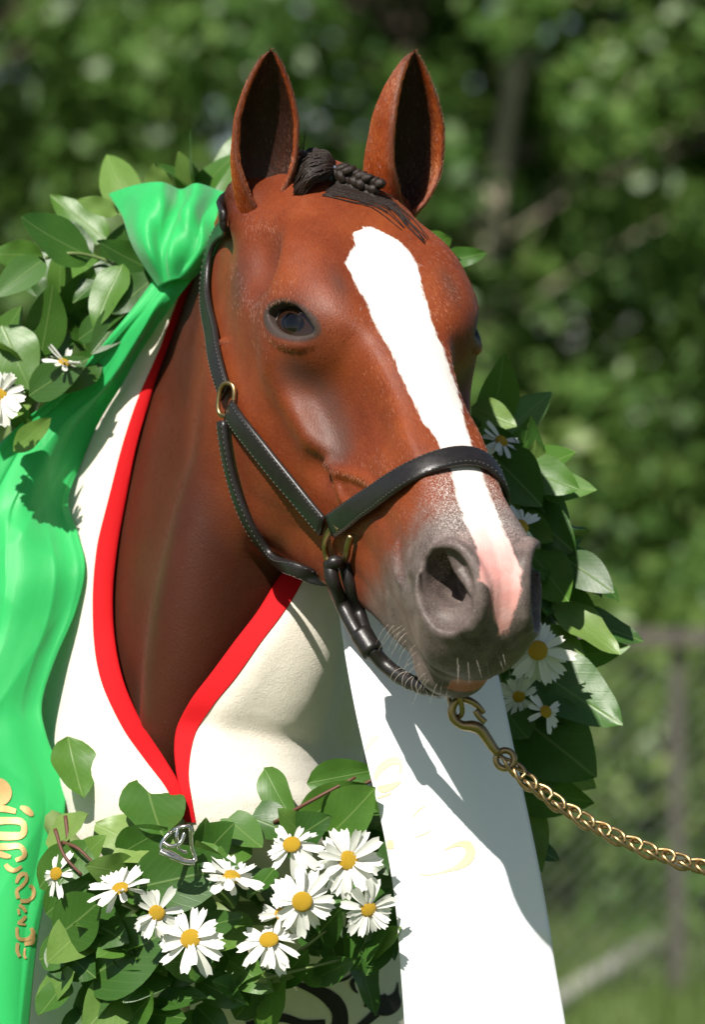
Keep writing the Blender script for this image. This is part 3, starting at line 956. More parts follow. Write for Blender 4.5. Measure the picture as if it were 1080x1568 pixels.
# lower fitting: a square-shouldered brass dee with bars, as two bent pieces
nn = n + np.array([0, -.5, 0]); nn /= np.linalg.norm(nn)
def on_px(px, py, lift):
    q, k = hit(px, py); return q + k * lift
def bar(pxs, r, lift=.011):
    P = [np.array(at(px, py, hit(px, py)[0][1] - .012 - dy)) for px, py, dy in pxs]
    v, f = tube(resample(P, 26), r, 10)
    return mesh_from('ring', v, f, BRASS, parent=halter)
bar([(507, 786, 0), (513, 800, .004), (520, 812, .006)], .0030)
bar([(523, 787, .002), (514, 800, .001), (504, 815, .002), (498, 832, .003), (500, 852, .002), (508, 866, 0)], .0031)
bar([(538, 820, .002), (533, 836, .004), (530, 852, .003), (522, 866, 0)], .0034)
# chin straps: two rolls hanging from the fitting, a keeper, then one roll under the chin
yk = -.135
Pk = np.array(at(562, 985, yk))
A = [np.array(at(506, 860, RP[1] - .012)), np.array(at(510, 890, RP[1] - .016)), np.array(at(524, 925, -.115)), np.array(at(543, 962, -.128)), Pk + np.array([-.003, 0, 0])]
B = [np.array(at(528, 862, RP[1] - .006)), np.array(at(536, 895, RP[1] - .008)), np.array(at(549, 935, -.108)), np.array(at(560, 968, -.124)), Pk + np.array([.004, .004, 0])]
v, f = tube(resample(A, 30), .0070, 12); mesh_from('chin_strap', v, f, LEATHER, parent=halter)
v, f = tube(resample(B, 30), .0066, 12); mesh_from('chin_strap', v, f, LEATHER, parent=halter)
v, f = tube(resample([np.array(at(505, 868, RP[1] - .014)), np.array(at(513, 860, RP[1] - .020)), np.array(at(523, 866, RP[1] - .010))], 12), .0066, 10)
mesh_from('strap_loop', v, f, LEATHER, parent=halter)
kd = np.array(at(572, 1000, -.142)) - np.array(at(552, 968, -.130))
kp = np.array([np.array(at(552, 968, -.130)) + kd * t for t in np.linspace(0, 1, 8)])
v, f = tube(kp, [.0104, .0112, .0110, .0108, .0108, .0110, .0112, .0102], 14); mesh_from('strap_keeper', v, f, LEATHER, parent=halter)
Cc = [np.array(at(568, 993, -.142)), np.array(at(590, 1018, -.140)), np.array(at(620, 1040, -.155)), np.array(at(655, 1053, -.178)), np.array(at(690, 1056, -.200)), np.array(at(720, 1046, -.205)), np.array(at(735, 1015, -.165)), np.array(at(735, 960, -.13))]
v, f = tube(resample(Cc, 60), .0074, 12); mesh_from('chin_strap', v, f, LEATHER, parent=halter)
# thin pale rings round the chin strap, standing in for whiskers crossing it
wr = []
CR = resample(Cc, 200)
for q in range(34, 118, 6):
    T = CR[q + 1] - CR[q - 1]; T /= np.linalg.norm(T); U = np.cross(T, (0, 1, 0)); U /= np.linalg.norm(U); W = np.cross(T, U)
    a = np.linspace(0, 2 * math.pi, 15)[:-1]
    sk = rnd.uniform(-.004, .004)
    P = CR[q] + np.outer(np.cos(a), U) * .0079 + np.outer(np.sin(a), W) * .0079 + np.outer(np.cos(a), T) * sk
    wr.append(tube(P, .00024, 4, closed=True))
v, f = merge(wr); mesh_from('whisker_rings', v, f, WH, parent=halter)
# ------------------------------------------------------------------ rest of the horse under the rug (coarser, same mesh object kind)
def sd_trunk(P):
    x, y, z = P[:, 0], P[:, 1], P[:, 2]
    d = sd_neck(P) + .012
    d = smin(d, ell(x, y, z, (-.19, .62, 1.18), (.13, .30, .30)), .08)
    d = smin(d, caps(x, y, z, [(-.20, .86, 1.22), (-.23, 1.3, 1.20), (-.27, 1.75, 1.26)], [.20, .28, .27]), .10)
    for sx in (-1, 1):
        d = smin(d, caps(x, y, z, [(-.19 + .07 * sx, .56, 1.02), (-.19 + .09 * sx, .52, .74), (-.19 + .10 * sx, .45, .50), (-.19 + .10 * sx, .47, .26), (-.19 + .10 * sx, .45, .12), (-.19 + .10 * sx, .41, .03)], [.085, .065, .046, .034, .036, .055]), .05)
        d = smin(d, caps(x, y, z, [(-.27 + .14 * sx, 1.75, 1.15), (-.27 + .13 * sx, 1.62, .88), (-.27 + .12 * sx, 1.82, .55), (-.27 + .12 * sx, 1.76, .28), (-.27 + .12 * sx, 1.75, .12), (-.27 + .12 * sx, 1.70, .03)], [.20, .11, .05, .036, .038, .056]), .06)
    d = smin(d, caps(x, y, z, [(-.27, 2.02, 1.38), (-.28, 2.14, 1.20), (-.28, 2.16, .70)], [.04, .07, .04]), .05)
    cut = ((P - NO) @ NU) - .45         # head and upper neck are the fine mesh
    return np.maximum(np.maximum(d, -cut), .004 - z)
TV, TF = surface_nets(sd_trunk, (-.75, -.1, -.02), (.35, 2.35, 1.95), .018, 4)
trunk = mesh_from('torso', TV, TF, COAT, parent=horse)
a = trunk.data.attributes.new('loc', 'FLOAT_VECTOR', 'POINT'); a.data.foreach_set('vector', TV.astype(np.float32).ravel())
a = trunk.data.attributes.new('blaze', 'FLOAT', 'POINT'); a.data.foreach_set('value', np.full(len(TV), -.05, np.float32))

# ------------------------------------------------------------------ fleece rug with red binding
m = NT('cream_fleece')
oc = m.coord('Object')
n1 = m.noise(oc, 700, 3, .7); n2 = m.noise(oc, 60, 4, .6)
col = m.mix(n2, (.70, .635, .53, 1), (.82, .765, .66, 1))
col = m.mix(m.math('MULTIPLY', n1, .35), col, (.62, .555, .46, 1))
m.bsdf(col, .9, m.bump(m.math('ADD', n1, m.math('MULTIPLY', n2, .6)), .55, .0022), **{'Sheen Weight': .5, 'Sheen Roughness': .5, 'Specular IOR Level': .15})
FLEECE = m.m
m = NT('red_binding')
n1 = m.noise(m.coord('Object'), 1400, 2, .6)
m.bsdf(m.mix(n1, (.44, .004, .007, 1), (.56, .008, .011, 1)), .75, m.bump(n1, .4, .001), **{'Specular IOR Level': .15})
RED = m.m

rug = empty('fleece_rug', Vector((-.18, .9, 0)))
tag(rug, 'cream fleece rug with red binding closed at the chest of the horse', 'horse rug')
def rug_panel(rows, n, mcols, fold=None):
    """rows: lists of control points from the bound edge outwards; returns the point grid"""
    k = len(rows[0])
    R = [resample(np.array([list(p) for p in r]), mcols) for r in rows]
    G = np.array(R)                                     # rows x mcols x 3
    H = np.stack([catmull(G[:, j], n) for j in range(mcols)], 1)
    if fold is not None:
        T1 = np.gradient(H, axis=0); T2 = np.gradient(H, axis=1)
        N = np.cross(T1, T2); N /= np.linalg.norm(N, axis=2)[..., None] + 1e-9
        u, v = np.meshgrid(np.linspace(0, 1, n), np.linspace(0, 1, mcols), indexing='ij')
        H = H + N * fold(u, v)[..., None]
    return H
def panel_obj(name, H, mat, parent, thick, offset=0):
    n, mm = H.shape[:2]
    o = mesh_from(name, H.reshape(-1, 3), grid_faces(n, mm), mat, parent=parent)
    md = o.modifiers.new('thickness', 'SOLIDIFY'); md.thickness = thick; md.offset = offset
    return o
def A(px, py, y): return np.array(at(px, py, y))
def hy(px, py, lift=.014):
    p, n = hit(px, py)
    return p[1] - lift if p is not None else .1
# near (horse's right) panel
LE = [(306, 392), (282, 452), (256, 520), (238, 572), (222, 625), (204, 690), (189, 765), (176, 840), (169, 910), (172, 980), (186, 1048), (214, 1112), (248, 1165), (272, 1205), (284, 1248), (289, 1300), (289, 1420), (289, 1640)]
LO = [(285, 372), (252, 440), (205, 520), (165, 590), (135, 650), (108, 720), (92, 790), (84, 860), (77, 930), (73, 1000), (73, 1065), (80, 1130), (90, 1190), (98, 1240), (96, 1290), (84, 1350), (60, 1470), (30, 1660)]
ys = [hy(*p) for p in LE[:15]]
ys = list(np.convolve([ys[0]] + ys + [ys[-1]], [.25, .5, .25], 'valid')) + [ys[-1] + .01, ys[-1] + .03, ys[-1] + .06]
for i, k_ in ((12, .4), (13, .75), (14, 1), (15, .9), (16, .25)): ys[i] -= .085 * k_
rows = []
for i, ((x0, y0), (x1, y1)) in enumerate(zip(LE, LO)):
    Y = ys[i]; w_ = x0 - x1
    d = min(.20, .055 + w_ / 1568. * .75)
    rows.append([A(x0, y0, Y), A(x0 - .30 * w_, y0 + .22 * (y1 - y0), Y - .006 + .04 * d), A(x0 - .68 * w_, y0 + .62 * (y1 - y0), Y + .26 * d), A(x1, y1, Y + d), A(x1 - 6, y1 - 14, Y + d + .14), A(x1 - 10, y1 - 26, Y + d + .42)])
def foldL(u, v):
    return (.010 * np.sin(u * 15 + v * 5) * np.sin(v * math.pi) ** 2 + .010 * np.exp(-((u - .40 - v * .15) / .05) ** 2) * np.sin(v * math.pi * 1.5)) * np.clip((v - .05) * 4, 0, 1)
HL = rug_panel(rows, 150, 70, foldL)
side_l = panel_obj('front_panel', HL, FLEECE, rug, .007, 0)
# off (horse's left) panel
RE = [(470, 700), (478, 770), (462, 830), (440, 872), (420, 905), (396, 943), (364, 984), (328, 1032), (297, 1072), (277, 1110), (271, 1145), (274, 1185), (283, 1228), (291, 1300), (291, 1420), (291, 1640)]
RY = [.16, .130, .105, .086, .074]
RO = [(640, 660), (620, 740), (590, 820), (566, 890), (552, 950), (541, 1005), (536, 1050), (532, 1090), (530, 1120), (530, 1146), (530, 1170), (534, 1205), (550, 1245), (590, 1300), (660, 1420), (720, 1640)]
ry = RY + [hy(*p, .016) for p in RE[5:13]]; ry += [ry[-1] + .008, ry[-1] + .03, ry[-1] + .06]
ry = list(np.convolve([ry[0]] + ry + [ry[-1]], [.25, .5, .25], 'valid'))
for i, k_ in ((10, .2), (11, .55), (12, .9), (13, .95), (14, .3)): ry[i] -= .085 * k_
rows = []
for i, ((x0, y0), (x1, y1)) in enumerate(zip(RE, RO)):
    Y = ry[i]; w_ = x1 - x0
    d = min(.20, .04 + w_ / 1568. * .8)
    rows.append([A(x0, y0, Y), A(x0 + .30 * w_, y0 + .22 * (y1 - y0), Y - .010 + .02 * d), A(x0 + .68 * w_, y0 + .62 * (y1 - y0), Y + .20 * d), A(x1, y1, Y + d), A(x1 + 14, y1 - 10, Y + d + .14), A(x1 + 24, y1 - 22, Y + d + .42)])
def foldR(u, v):
    return (.018 * np.sin(v * 21 - u * 5.5 + .6) * np.clip((v - .06) * 5, 0, 1) * np.exp(-((u - .42) / .30) ** 2) + .010 * np.exp(-((v - .30 - .1 * (u - .5)) / .035) ** 2) * np.exp(-((u - .45) / .2) ** 2)) * np.clip((1.1 - v), 0, 1)
HR = rug_panel(rows, 150, 70, foldR)
side_r = panel_obj('front_panel', HR[:, ::-1], FLEECE, rug, .007, 0)
RUG_BVH = BVHTree.FromPolygons([tuple(v) for v in np.vstack([HL.reshape(-1, 3), HR.reshape(-1, 3)])], grid_faces(150, 70) + grid_faces(150, 70, 150 * 70))
# red binding folded over both edges
def binding(H, width, sgn):
    n = H.shape[0]; V = []
    prof_v = np.array([.0, .0, .08, .5, .92, 1.0, 1.0])
    for i in range(n):
        E = H[i]; L = np.concatenate([[0], np.cumsum(np.linalg.norm(np.diff(E, axis=0), axis=1))])
        wd = width(i / (n - 1))
        def P(d): return np.array([np.interp(d, L, E[:, k]) for k in range(3)])
        T1 = H[min(i + 1, n - 1), 0] - H[max(i - 1, 0), 0]; T2 = P(wd) - E[0]
        N = np.cross(T1, T2) * sgn; N /= np.linalg.norm(N) + 1e-9
        if N[1] > 0 and False: N = -N
        t2 = T2 / (np.linalg.norm(T2) + 1e-9)
        for d, h in ((.012, -.0050), (0, -.0048), (-.0020, -.0036), (-.0022, .0036), (-.0010, .0048), (.0015, .0052), (wd * .5, .0053), (wd - .0004, .0051), (wd, .0034)):
            q = P(max(d, 0)) + t2 * min(d, 0)
            V.append(q + N * h)
    return np.array(V), grid_faces(n, 9)
def wl(u): return (.0075 + .0125 * min(1, max(0, (u - .12) / .35))) * (1 - .50 * float(smooth(.78, .98, u))) + .0006 * math.sin(u * 30)
i0 = 4
v, f = binding(HL[i0:124], wl, 1 if np.cross(HL[61, 0] - HL[60, 0], HL[60, 6] - HL[60, 0])[1] < 0 else -1)
mesh_from('binding', v, f, RED, parent=rug).data.set_sharp_from_angle(angle=math.radians(35))
v, f = binding(HR[:125], lambda u: 0.0235 * (1 - .60 * float(smooth(.62, .95, u))) + .0008 * math.sin(u * 25), 1 if np.cross(HR[61, 0] - HR[60, 0], HR[60, 6] - HR[60, 0])[1] < 0 else -1)
mesh_from('binding', v, f, RED, parent=rug).data.set_sharp_from_angle(angle=math.radians(35))
# red strip and dark print low on the rug's chest
def rug_hit(px, py):
    d = (at(px, py, 0) - CAMP).normalized()
    p, n, i, t = RUG_BVH.ray_cast(CAMP, d)
    if p is None: return None
    n = n if n.y < 0 else -n
    return np.array(p) + np.array(n) * .0046
m = NT('black_print'); n1 = m.noise(m.coord('Object'), 500, 3); m.bsdf(m.mix(n1, (.010, .008, .009, 1), (.022, .017, .018, 1)), .8); PRINT = m.m
def stroke(pts, mat, parent, name, hitf, n=40, k=7):
    """brush stroke given as centre line with half widths (px, py, half width in px), laid on a surface"""
    C_ = resample(np.array([(x, y, 0, w_) for x, y, w_ in pts], float), n)
    T = np.gradient(C_[:, :2], axis=0); T /= np.linalg.norm(T, axis=1)[:, None] + 1e-9
    V = []; ok = True
    for i in range(n):
        for j in range(k):
            o = (j / (k - 1) * 2 - 1) * C_[i, 3]
            q = hitf(C_[i, 0] - T[i, 1] * o, C_[i, 1] + T[i, 0] * o)
            if q is None:
                if not V: continue
                q = V[-1]
            V.append(q)
    if len(V) < n * k: return
    o = mesh_from(name, V, grid_faces(n, k), mat, parent=parent)
    return o
stroke([(452, 1504, 3), (486, 1516, 9), (508, 1532, 12), (518, 1553, 12), (512, 1580, 13), (480, 1600, 14)], PRINT, rug, 'printed_mark', rug_hit)
stroke([(380, 1572, 10), (425, 1556, 7), (462, 1565, 6), (496, 1563, 4)], PRINT, rug, 'printed_mark', rug_hit)
stroke([(554, 1540, 2), (566, 1532, 9), (582, 1538, 17), (596, 1533, 15), (602, 1520, 4), (604, 1504, .6)], PRINT, rug, 'printed_mark', rug_hit)
stroke([(538, 1580, 6), (556, 1564, 6), (572, 1550, 7)], PRINT, rug, 'printed_mark', rug_hit)
stroke([(502, 1498, .6), (515, 1500, 2), (528, 1496, 2.4), (540, 1486, .8)], PRINT, rug, 'printed_mark', rug_hit)
stroke([(545, 1491, .6), (536, 1502, 3.5), (538, 1512, 3), (544, 1520, .6)], PRINT, rug, 'printed_mark', rug_hit)
stroke([(170, 1536, 9), (174, 1552, 13), (172, 1600, 14)], RED, rug, 'red_stripe', rug_hit)

# steel buckle and clip where the two sides meet
m = NT('polished_steel'); m.bsdf((.62, .60, .57, 1), .20, Metallic=1.0); STEEL = m.m
by = -.078
def wire(pts, r, name, parent, mat=STEEL, closed=False, n=30):
    P = resample([A(x, y, by - dy) for x, y, dy in pts], n)
    v, f = tube(P, r, 9, closed=closed)
    return mesh_from(name, v, f, mat, parent=parent)
bk = wire([(262, 1274, 0), (280, 1266, .004), (291, 1268, .003), (293, 1296, .001), (299, 1316, 0), (284, 1318, .003), (262, 1306, .004), (246, 1300, .003), (252, 1284, .002), (262, 1274, 0)], .0021, 'buckle', rug)
wire([(250, 1290, .006), (262, 1296, .008), (276, 1290, .006), (282, 1276, .004)], .0021, 'buckle_tongue', bk.parent)
wire([(245, 1304, .004), (262, 1312, .006), (282, 1320, .004), (297, 1322, .001)], .0026, 'clip_bar', rug)
wire([(272, 1268, .006), (270, 1282, .008), (274, 1300, .006), (286, 1306, .004)], .0017, 'clip_wire', rug)

# ------------------------------------------------------------------ green sash with its gathered end
m = NT('green_satin')
uvw = m.attr('weave', 'Vector')
st = m.n('TexWave', wave_type='BANDS', bands_direction='X'); st.inputs['Scale'].default_value = 42; st.inputs['Distortion'].default_value = .4
m.l(uvw, st.inputs[0])
n1 = m.noise(uvw, 5, 3, .5)
col = m.mix(n1, (.020, .500, .110, 1), (.040, .590, .170, 1))
b = m.bsdf(col, m.math('ADD', .36, m.math('MULTIPLY', n1, .12)), m.bump(m.math('ADD', st.outputs[1], m.math('MULTIPLY', m.noise(uvw, 16, 4, .6), 3.0)), .25, .0008), **{'Specular IOR Level': .42, 'Sheen Weight': .3})
tr = m.n('BsdfTranslucent'); m.val(tr.inputs[0], (.05, .70, .16, 1))
mx = m.n('MixShader'); mx.inputs[0].default_value = .34
m.l(b.outputs[0], mx.inputs[1]); m.l(tr.outputs[0], mx.inputs[2]); m.l(mx.outputs[0], m.out.inputs[0])
SATIN = m.m
def cloth(name, rows, n, mcols, fold, mat, parent, thick=.0012, flip=False):
    H = rug_panel(rows, n, mcols, fold)
    o = mesh_from(name, H.reshape(-1, 3), grid_faces(n, mcols), mat, parent=parent)
    u, v = np.meshgrid(np.linspace(0, 1, n), np.linspace(0, 1, mcols), indexing='ij')
    a = o.data.attributes.new('weave', 'FLOAT_VECTOR', 'POINT')
    a.data.foreach_set('vector', np.stack([v, u, u * 0], -1).astype(np.float32).ravel())
    md = o.modifiers.new('thickness', 'SOLIDIFY'); md.thickness = thick; md.offset = 0
    return o, H
sash = empty('green_sash', Vector(at(40, 1500, .0)))
tag(sash, 'wide glossy green satin sash with gold lettering over the rug', 'sash')
# right edge and left edge of the hanging length from the knot down; it lies on the rug, lower down on the garland
SR = [(296, 424), (262, 470), (222, 530), (185, 592), (150, 650), (126, 705), (104, 768), (120, 820), (130, 870), (116, 935), (84, 1010), (64, 1075), (70, 1125), (98, 1205), (94, 1270), (74, 1350), (56, 1440), (42, 1580), (36, 1700)]
SRY = []
for px, py in SR:
    q = rug_hit(max(px, 112), py)
    SRY.append((q[1] if q is not None else .2) - .016)
SRY[0] = .200; SRY[1] = .185
SRY = list(np.convolve([SRY[0]] + SRY + [SRY[-1]], [.25, .5, .25], 'valid'))
for i in range(11, 19): SRY[i] = SRY[10] - .012 * (i - 10)
SL = [(240, 424), (190, 490), (130, 560), (66, 625), (-8, 690), (-60, 770), (-95, 850), (-110, 930), (-118, 1000), (-125, 1070), (-130, 1130), (-134, 1190), (-138, 1240), (-140, 1300), (-142, 1360), (-144, 1420), (-146, 1480), (-150, 1600), (-150, 1720)]
SLY = [.22, .22, .23, .24, .25, .25, .25, .24, .23, .22, .21, .20, .19, .18, .17, .16, .15, .14, .14]
SR = [(x, y, z) for (x, y), z in zip(SR, SRY)]; SL = [(x, y, z) for (x, y), z in zip(SL, SLY)]
rows = []
for (x0, y0, a0), (x1, y1, a1) in zip(SL, SR):
    P0, P1 = A(x0, y0, a0), A(x1, y1, a1)
    bulge = np.array([-.012, -.030, .012]) * min(1, (y1 - 400) / 300.)
    rows.append([P0, P0 * .75 + P1 * .25 + bulge * .5, P0 * .5 + P1 * .5 + bulge, P0 * .22 + P1 * .78 + bulge * .7, P1])
def foldS(u, v):
    def ridge(x): return 1 - np.abs(np.sin(x)) ** .8
    g = np.clip(u * 8, .25, 1)
    k = .0065 * np.sin(v * 11 + 1.0 * np.sin(u * 4) - u * 1.6)
    k = k + .0060 * ridge(v * 8.5 + 1.6 * u + .5 * np.sin(u * 6) + .3) + .0035 * ridge(v * 15 - 2.5 * u + 1.1) * np.sin(u * 9 + v * 4)
    k = k + .0040 * ridge(u * 13 + v * 3.2 + .8 * np.sin(v * 7)) * np.sin(v * math.pi) + .0016 * ridge(u * 31 - v * 8)
    return k * g * (.35 + .65 * np.sin(np.clip(v, 0.0, 1) * math.pi) ** .5)
so, SH = cloth('sash_length', rows, 240, 120, foldS, SATIN, sash)
# gathered end standing up behind the neck
top = [(166, 297, .30), (205, 284, .27), (246, 279, .24), (276, 290, .27), (300, 281, .23), (330, 290, .25), (358, 300, .24), (380, 318, .26)]
knot = [(243, 440, .20), (250, 436, .19), (257, 432, .185), (264, 430, .18), (272, 428, .18), (280, 428, .185), (288, 428, .19), (296, 426, .20)]
rows = []
for i in range(8):
    a, b_ = np.array(top[i]), np.array(knot[i])
    bow = .011 * (1 if i % 2 else -.5)
    mid1 = a * .72 + b_ * .28; mid2 = a * .35 + b_ * .65
    rows.append([A(*a), A(mid1[0] - 2, mid1[1], mid1[2] - .030 - bow), A(mid2[0] + (8 if i > 3 else -8), mid2[1], mid2[2] - .026 - bow * .9), A(*b_)])
def foldB(u, v): return .0030 * (1 - np.abs(np.sin(u * 12 + v * 2.5))) * np.sin(v * math.pi) + .0035 * np.sin(u * 17 + v * 4) * np.sin(v * math.pi) + .002 * np.sin(v * 9 - u * 11) * np.sin(v * math.pi)
cloth('gathered_end', rows, 110, 60, foldB, SATIN, sash)
# gold lettering running down the sash
m = NT('gold_foil'); n1 = m.noise(m.coord('Object'), 90, 3); m.bsdf(m.mix(n1, (.50, .30, .10, 1), (.72, .50, .22, 1)), .42, Metallic=.55); GOLD = m.m
SASH_BVH = BVHTree.FromPolygons([tuple(v) for v in SH.reshape(-1, 3)], grid_faces(240, 120))
def sash_hit(px, py):
    d = (at(px, py, 0) - CAMP).normalized()
    p, n, i, t = SASH_BVH.ray_cast(CAMP, d)
    if p is None: return None
    n = n if n.y < 0 else -n
    return np.array(p) + np.array(n) * .0018
GL = [[(-14, 1196, 6), (2, 1202, 9), (9, 1215, 9), (4, 1226, 7), (-12, 1228, 5)],
      [(-12, 1238, 5), (8, 1239, 5), (24, 1243, 3.5)], [(31, 1236, 2), (39, 1240, 5), (47, 1247, 4), (50, 1249, 1)],
      [(-10, 1258, 6), (14, 1257, 5), (32, 1259, 5), (37, 1268, 4), (33, 1279, 5), (16, 1281, 6), (-10, 1280, 6)],
      [(-10, 1296, 5), (10, 1297, 5), (28, 1296, 4), (36, 1303, 3.5), (35, 1312, 3), (24, 1318, 3)], [(-6, 1306, 5), (10, 1311, 4), (17, 1312, 2)],
      [(9, 1324, 3), (14, 1330, 4), (22, 1333, 3), (32, 1327, 2.2)],
      [(24, 1352, 2), (29, 1341, 3.5), (37, 1338, 3), (39, 1347, 2.4), (33, 1356, 2.4), (25, 1364, 2.6), (27, 1376, 3)], [(30, 1380, 3), (42, 1379, 3), (50, 1371, 3.2), (49, 1360, 3), (43, 1356, 2)],
      [(28, 1386, 2.2), (34, 1390, 2.6), (38, 1397, 2)], [(27, 1392, 2), (28, 1401, 1.6)],
      [(38, 1403, 2.4), (33, 1409, 2.6), (27, 1414, 2), (38, 1416, 1.6)],
      [(25, 1420, 2.2), (25, 1432, 2.4), (29, 1438, 2.6), (42, 1438, 2.8), (49, 1430, 3), (47, 1421, 2.6)],
      [(26, 1444, 2.6), (25, 1456, 2.6), (29, 1465, 2.4)], [(36, 1446, 3), (47, 1443, 3), (50, 1434, 2)], [(37, 1452, 1.8), (36, 1462, 2.2), (39, 1468, 1.6)]]
for g in GL:
    stroke(g, GOLD, sash, 'gold_letter', sash_hit, 22, 5)

# ------------------------------------------------------------------ white ribbon below the muzzle
m = NT('white_satin')
uvw = m.attr('weave', 'Vector')
n1 = m.noise(uvw, 6, 3, .5)
b = m.bsdf(m.mix(n1, (.76, .77, .80, 1), (.83, .84, .86, 1)), .34, m.bump(m.noise(uvw, 340, 1), .06, .0005), **{'Specular IOR Level': .4, 'Sheen Weight': .1})
WSATIN = m.m
ribbon = empty('white_ribbon', Vector(at(740, 1560, -.04)))
tag(ribbon, 'broad white satin ribbon with faint gold lettering hanging below the muzzle', 'ribbon')
WL = [(512, 840, .060), (518, 925, .030), (530, 1010, .005), (545, 1090, -.015), (562, 1165, -.030), (580, 1240, -.040), (596, 1320, -.046), (607, 1400, -.050), (614, 1490, -.052), (620, 1580, -.052), (624, 1700, -.05)]
WR = [(720, 830, .070), (738, 925, .040), (752, 990, .015), (768, 1050, -.005), (785, 1130, -.022), (803, 1215, -.034), (820, 1300, -.042), (836, 1385, -.048), (850, 1475, -.050), (868, 1580, -.052), (884, 1700, -.05)]
rows = []
for a0, b0 in zip(WL, WR):
    P0, P1 = A(*a0), A(*b0)
    rows.append([P0, P0 * .66 + P1 * .34 + np.array([0, -.006, 0]), P0 * .33 + P1 * .67 + np.array([0, -.006, 0]), P1])
def foldW(u, v): return .0022 * (1 - np.abs(np.sin(u * 7.3 + v * 1.4 + .4))) * v + .0016 * np.sin(u * 17 + v * 3) * np.sin(v * math.pi) + .0022 * np.exp(-((u - .72 - .03 * v) / .02) ** 2) * v + .002 * np.sin(v * 9 + u * 6)
wo, WHd = cloth('ribbon_length', rows, 140, 40, foldW, WSATIN, ribbon, .001)
W_BVH = BVHTree.FromPolygons([tuple(v) for v in WHd.reshape(-1, 3)], grid_faces(140, 40))
def rib_hit(px, py):
    d = (at(px, py, 0) - CAMP).normalized()
    p, n, i, t = W_BVH.ray_cast(CAMP, d)
    if p is None: return None
    n = n if n.y < 0 else -n
    return np.array(p) + np.array(n) * .0010
m = NT('pale_gold_foil'); n1 = m.noise(m.coord('Object'), 60, 3); m.bsdf(m.mix(n1, (.70, .56, .30, 1), (.80, .70, .46, 1)), .45, Metallic=.1); PGOLD = m.m
for g in [[(560, 1150, 1), (565, 1138, 4), (572, 1130, 5), (581, 1127, 1.5)],
          [(575, 1194, 2), (580, 1180, 5), (594, 1168, 6), (608, 1165, 6), (614, 1172, 3), (612, 1184, 2)], [(578, 1205, 3), (586, 1208, 6), (600, 1204, 5), (614, 1196, 2)], [(578, 1222, 1.2), (590, 1218, 2), (600, 1214, 1)],
          [(632, 1252, .6), (642, 1240, 1), (652, 1234, .7)], [(636, 1282, .6), (648, 1278, 1), (660, 1272, .6)],
          [(592, 1293, 6), (598, 1293, 7), (603, 1293, 6)],
          [(680, 1302, .8), (690, 1297, 2), (704, 1292, 4), (716, 1294, 7), (721, 1305, 7), (716, 1317, 7), (704, 1326, 5), (690, 1332, 2.5), (672, 1337, 1.2), (652, 1340, 1), (642, 1337, .8)]]:
    stroke(g, PGOLD, ribbon, 'gold_letter', rib_hit, 24, 5)
# ------------------------------------------------------------------ flower garland round the neck
m = NT('garland_leaf')
uv = m.attr('blade', 'Vector'); sp = m.n('SeparateXYZ'); m.l(uv, sp.inputs[0])
rndv = m.n('ObjectInfo').outputs['Random']
ax = m.math('ABSOLUTE', sp.outputs[0])
base = m.ramp(rndv, [(0, (.022, .070, .009)), (.4, (.045, .130, .016)), (.75, (.095, .210, .028)), (1, (.230, .340, .085))])
base = m.mix(m.math('MULTIPLY', m.noise(uv, 9, 4, .6), .5), base, (.030, .085, .012, 1))
rib = m.math('SUBTRACT', 1.0, m.math('MULTIPLY', ax, 22.0), True)
w_ = m.n('TexWave', wave_type='BANDS', bands_direction='Y'); w_.inputs['Scale'].default_value = 2.3; w_.inputs['Distortion'].default_value = 1.2
cmb = m.n('CombineXYZ'); m.l(sp.outputs[0], cmb.inputs[0]); m.l(m.math('SUBTRACT', sp.outputs[1], m.math('MULTIPLY', ax, .55)), cmb.inputs[1]); m.l(cmb.outputs[0], w_.inputs[0])
vein = m.math('MULTIPLY', m.math('SUBTRACT', w_.outputs[1], .90, True), 8.0, True)
vv = m.math('MAXIMUM', rib, m.math('MULTIPLY', vein, .16))
base = m.mix(m.math('MULTIPLY', vv, .55), base, (.20, .30, .09, 1))
spot = m.math('MULTIPLY', m.math('SUBTRACT', m.noise(uv, 14, 3, .7), .66, True), 5.0, True)
base = m.mix(m.math('MULTIPLY', spot, .6), base, (.12, .09, .03, 1))
b = m.bsdf(base, .42, m.bump(m.math('ADD', vv, m.math('MULTIPLY', m.noise(uv, 30, 3), .3)), .25, .0015), **{'Specular IOR Level': .5})
tr = m.n('BsdfTranslucent'); m.l(m.mix(.5, base, (.16, .36, .03, 1)), tr.inputs[0])
mx = m.n('MixShader'); mx.inputs[0].default_value = .25
m.l(b.outputs[0], mx.inputs[1]); m.l(tr.outputs[0], mx.inputs[2]); m.l(mx.outputs[0], m.out.inputs[0])
LEAF = m.m
m = NT('reddish_twig'); m.bsdf((.10, .035, .02, 1), .6); TWIG = m.m
m = NT('green_stalk'); m.bsdf((.12, .17, .05, 1), .6); STALK = m.m
m = NT('white_petal')
uv = m.attr('blade', 'Vector')
st = m.n('TexWave', wave_type='BANDS', bands_direction='X'); st.inputs['Scale'].default_value = 3.2; m.l(uv, st.inputs[0])
b = m.bsdf((.82, .82, .76, 1), .55, m.bump(st.outputs[1], .3, .0006))
tr = m.n('BsdfTranslucent'); tr.inputs[0].default_value = (.75, .76, .66, 1)
mx = m.n('MixShader'); mx.inputs[0].default_value = .28
m.l(b.outputs[0], mx.inputs[1]); m.l(tr.outputs[0], mx.inputs[2]); m.l(mx.outputs[0], m.out.inputs[0])
PETAL = m.m
m = NT('yellow_disc')
vo = m.n('TexVoronoi'); vo.inputs['Scale'].default_value = 620; m.l(m.coord('Object'), vo.inputs['Vector'])
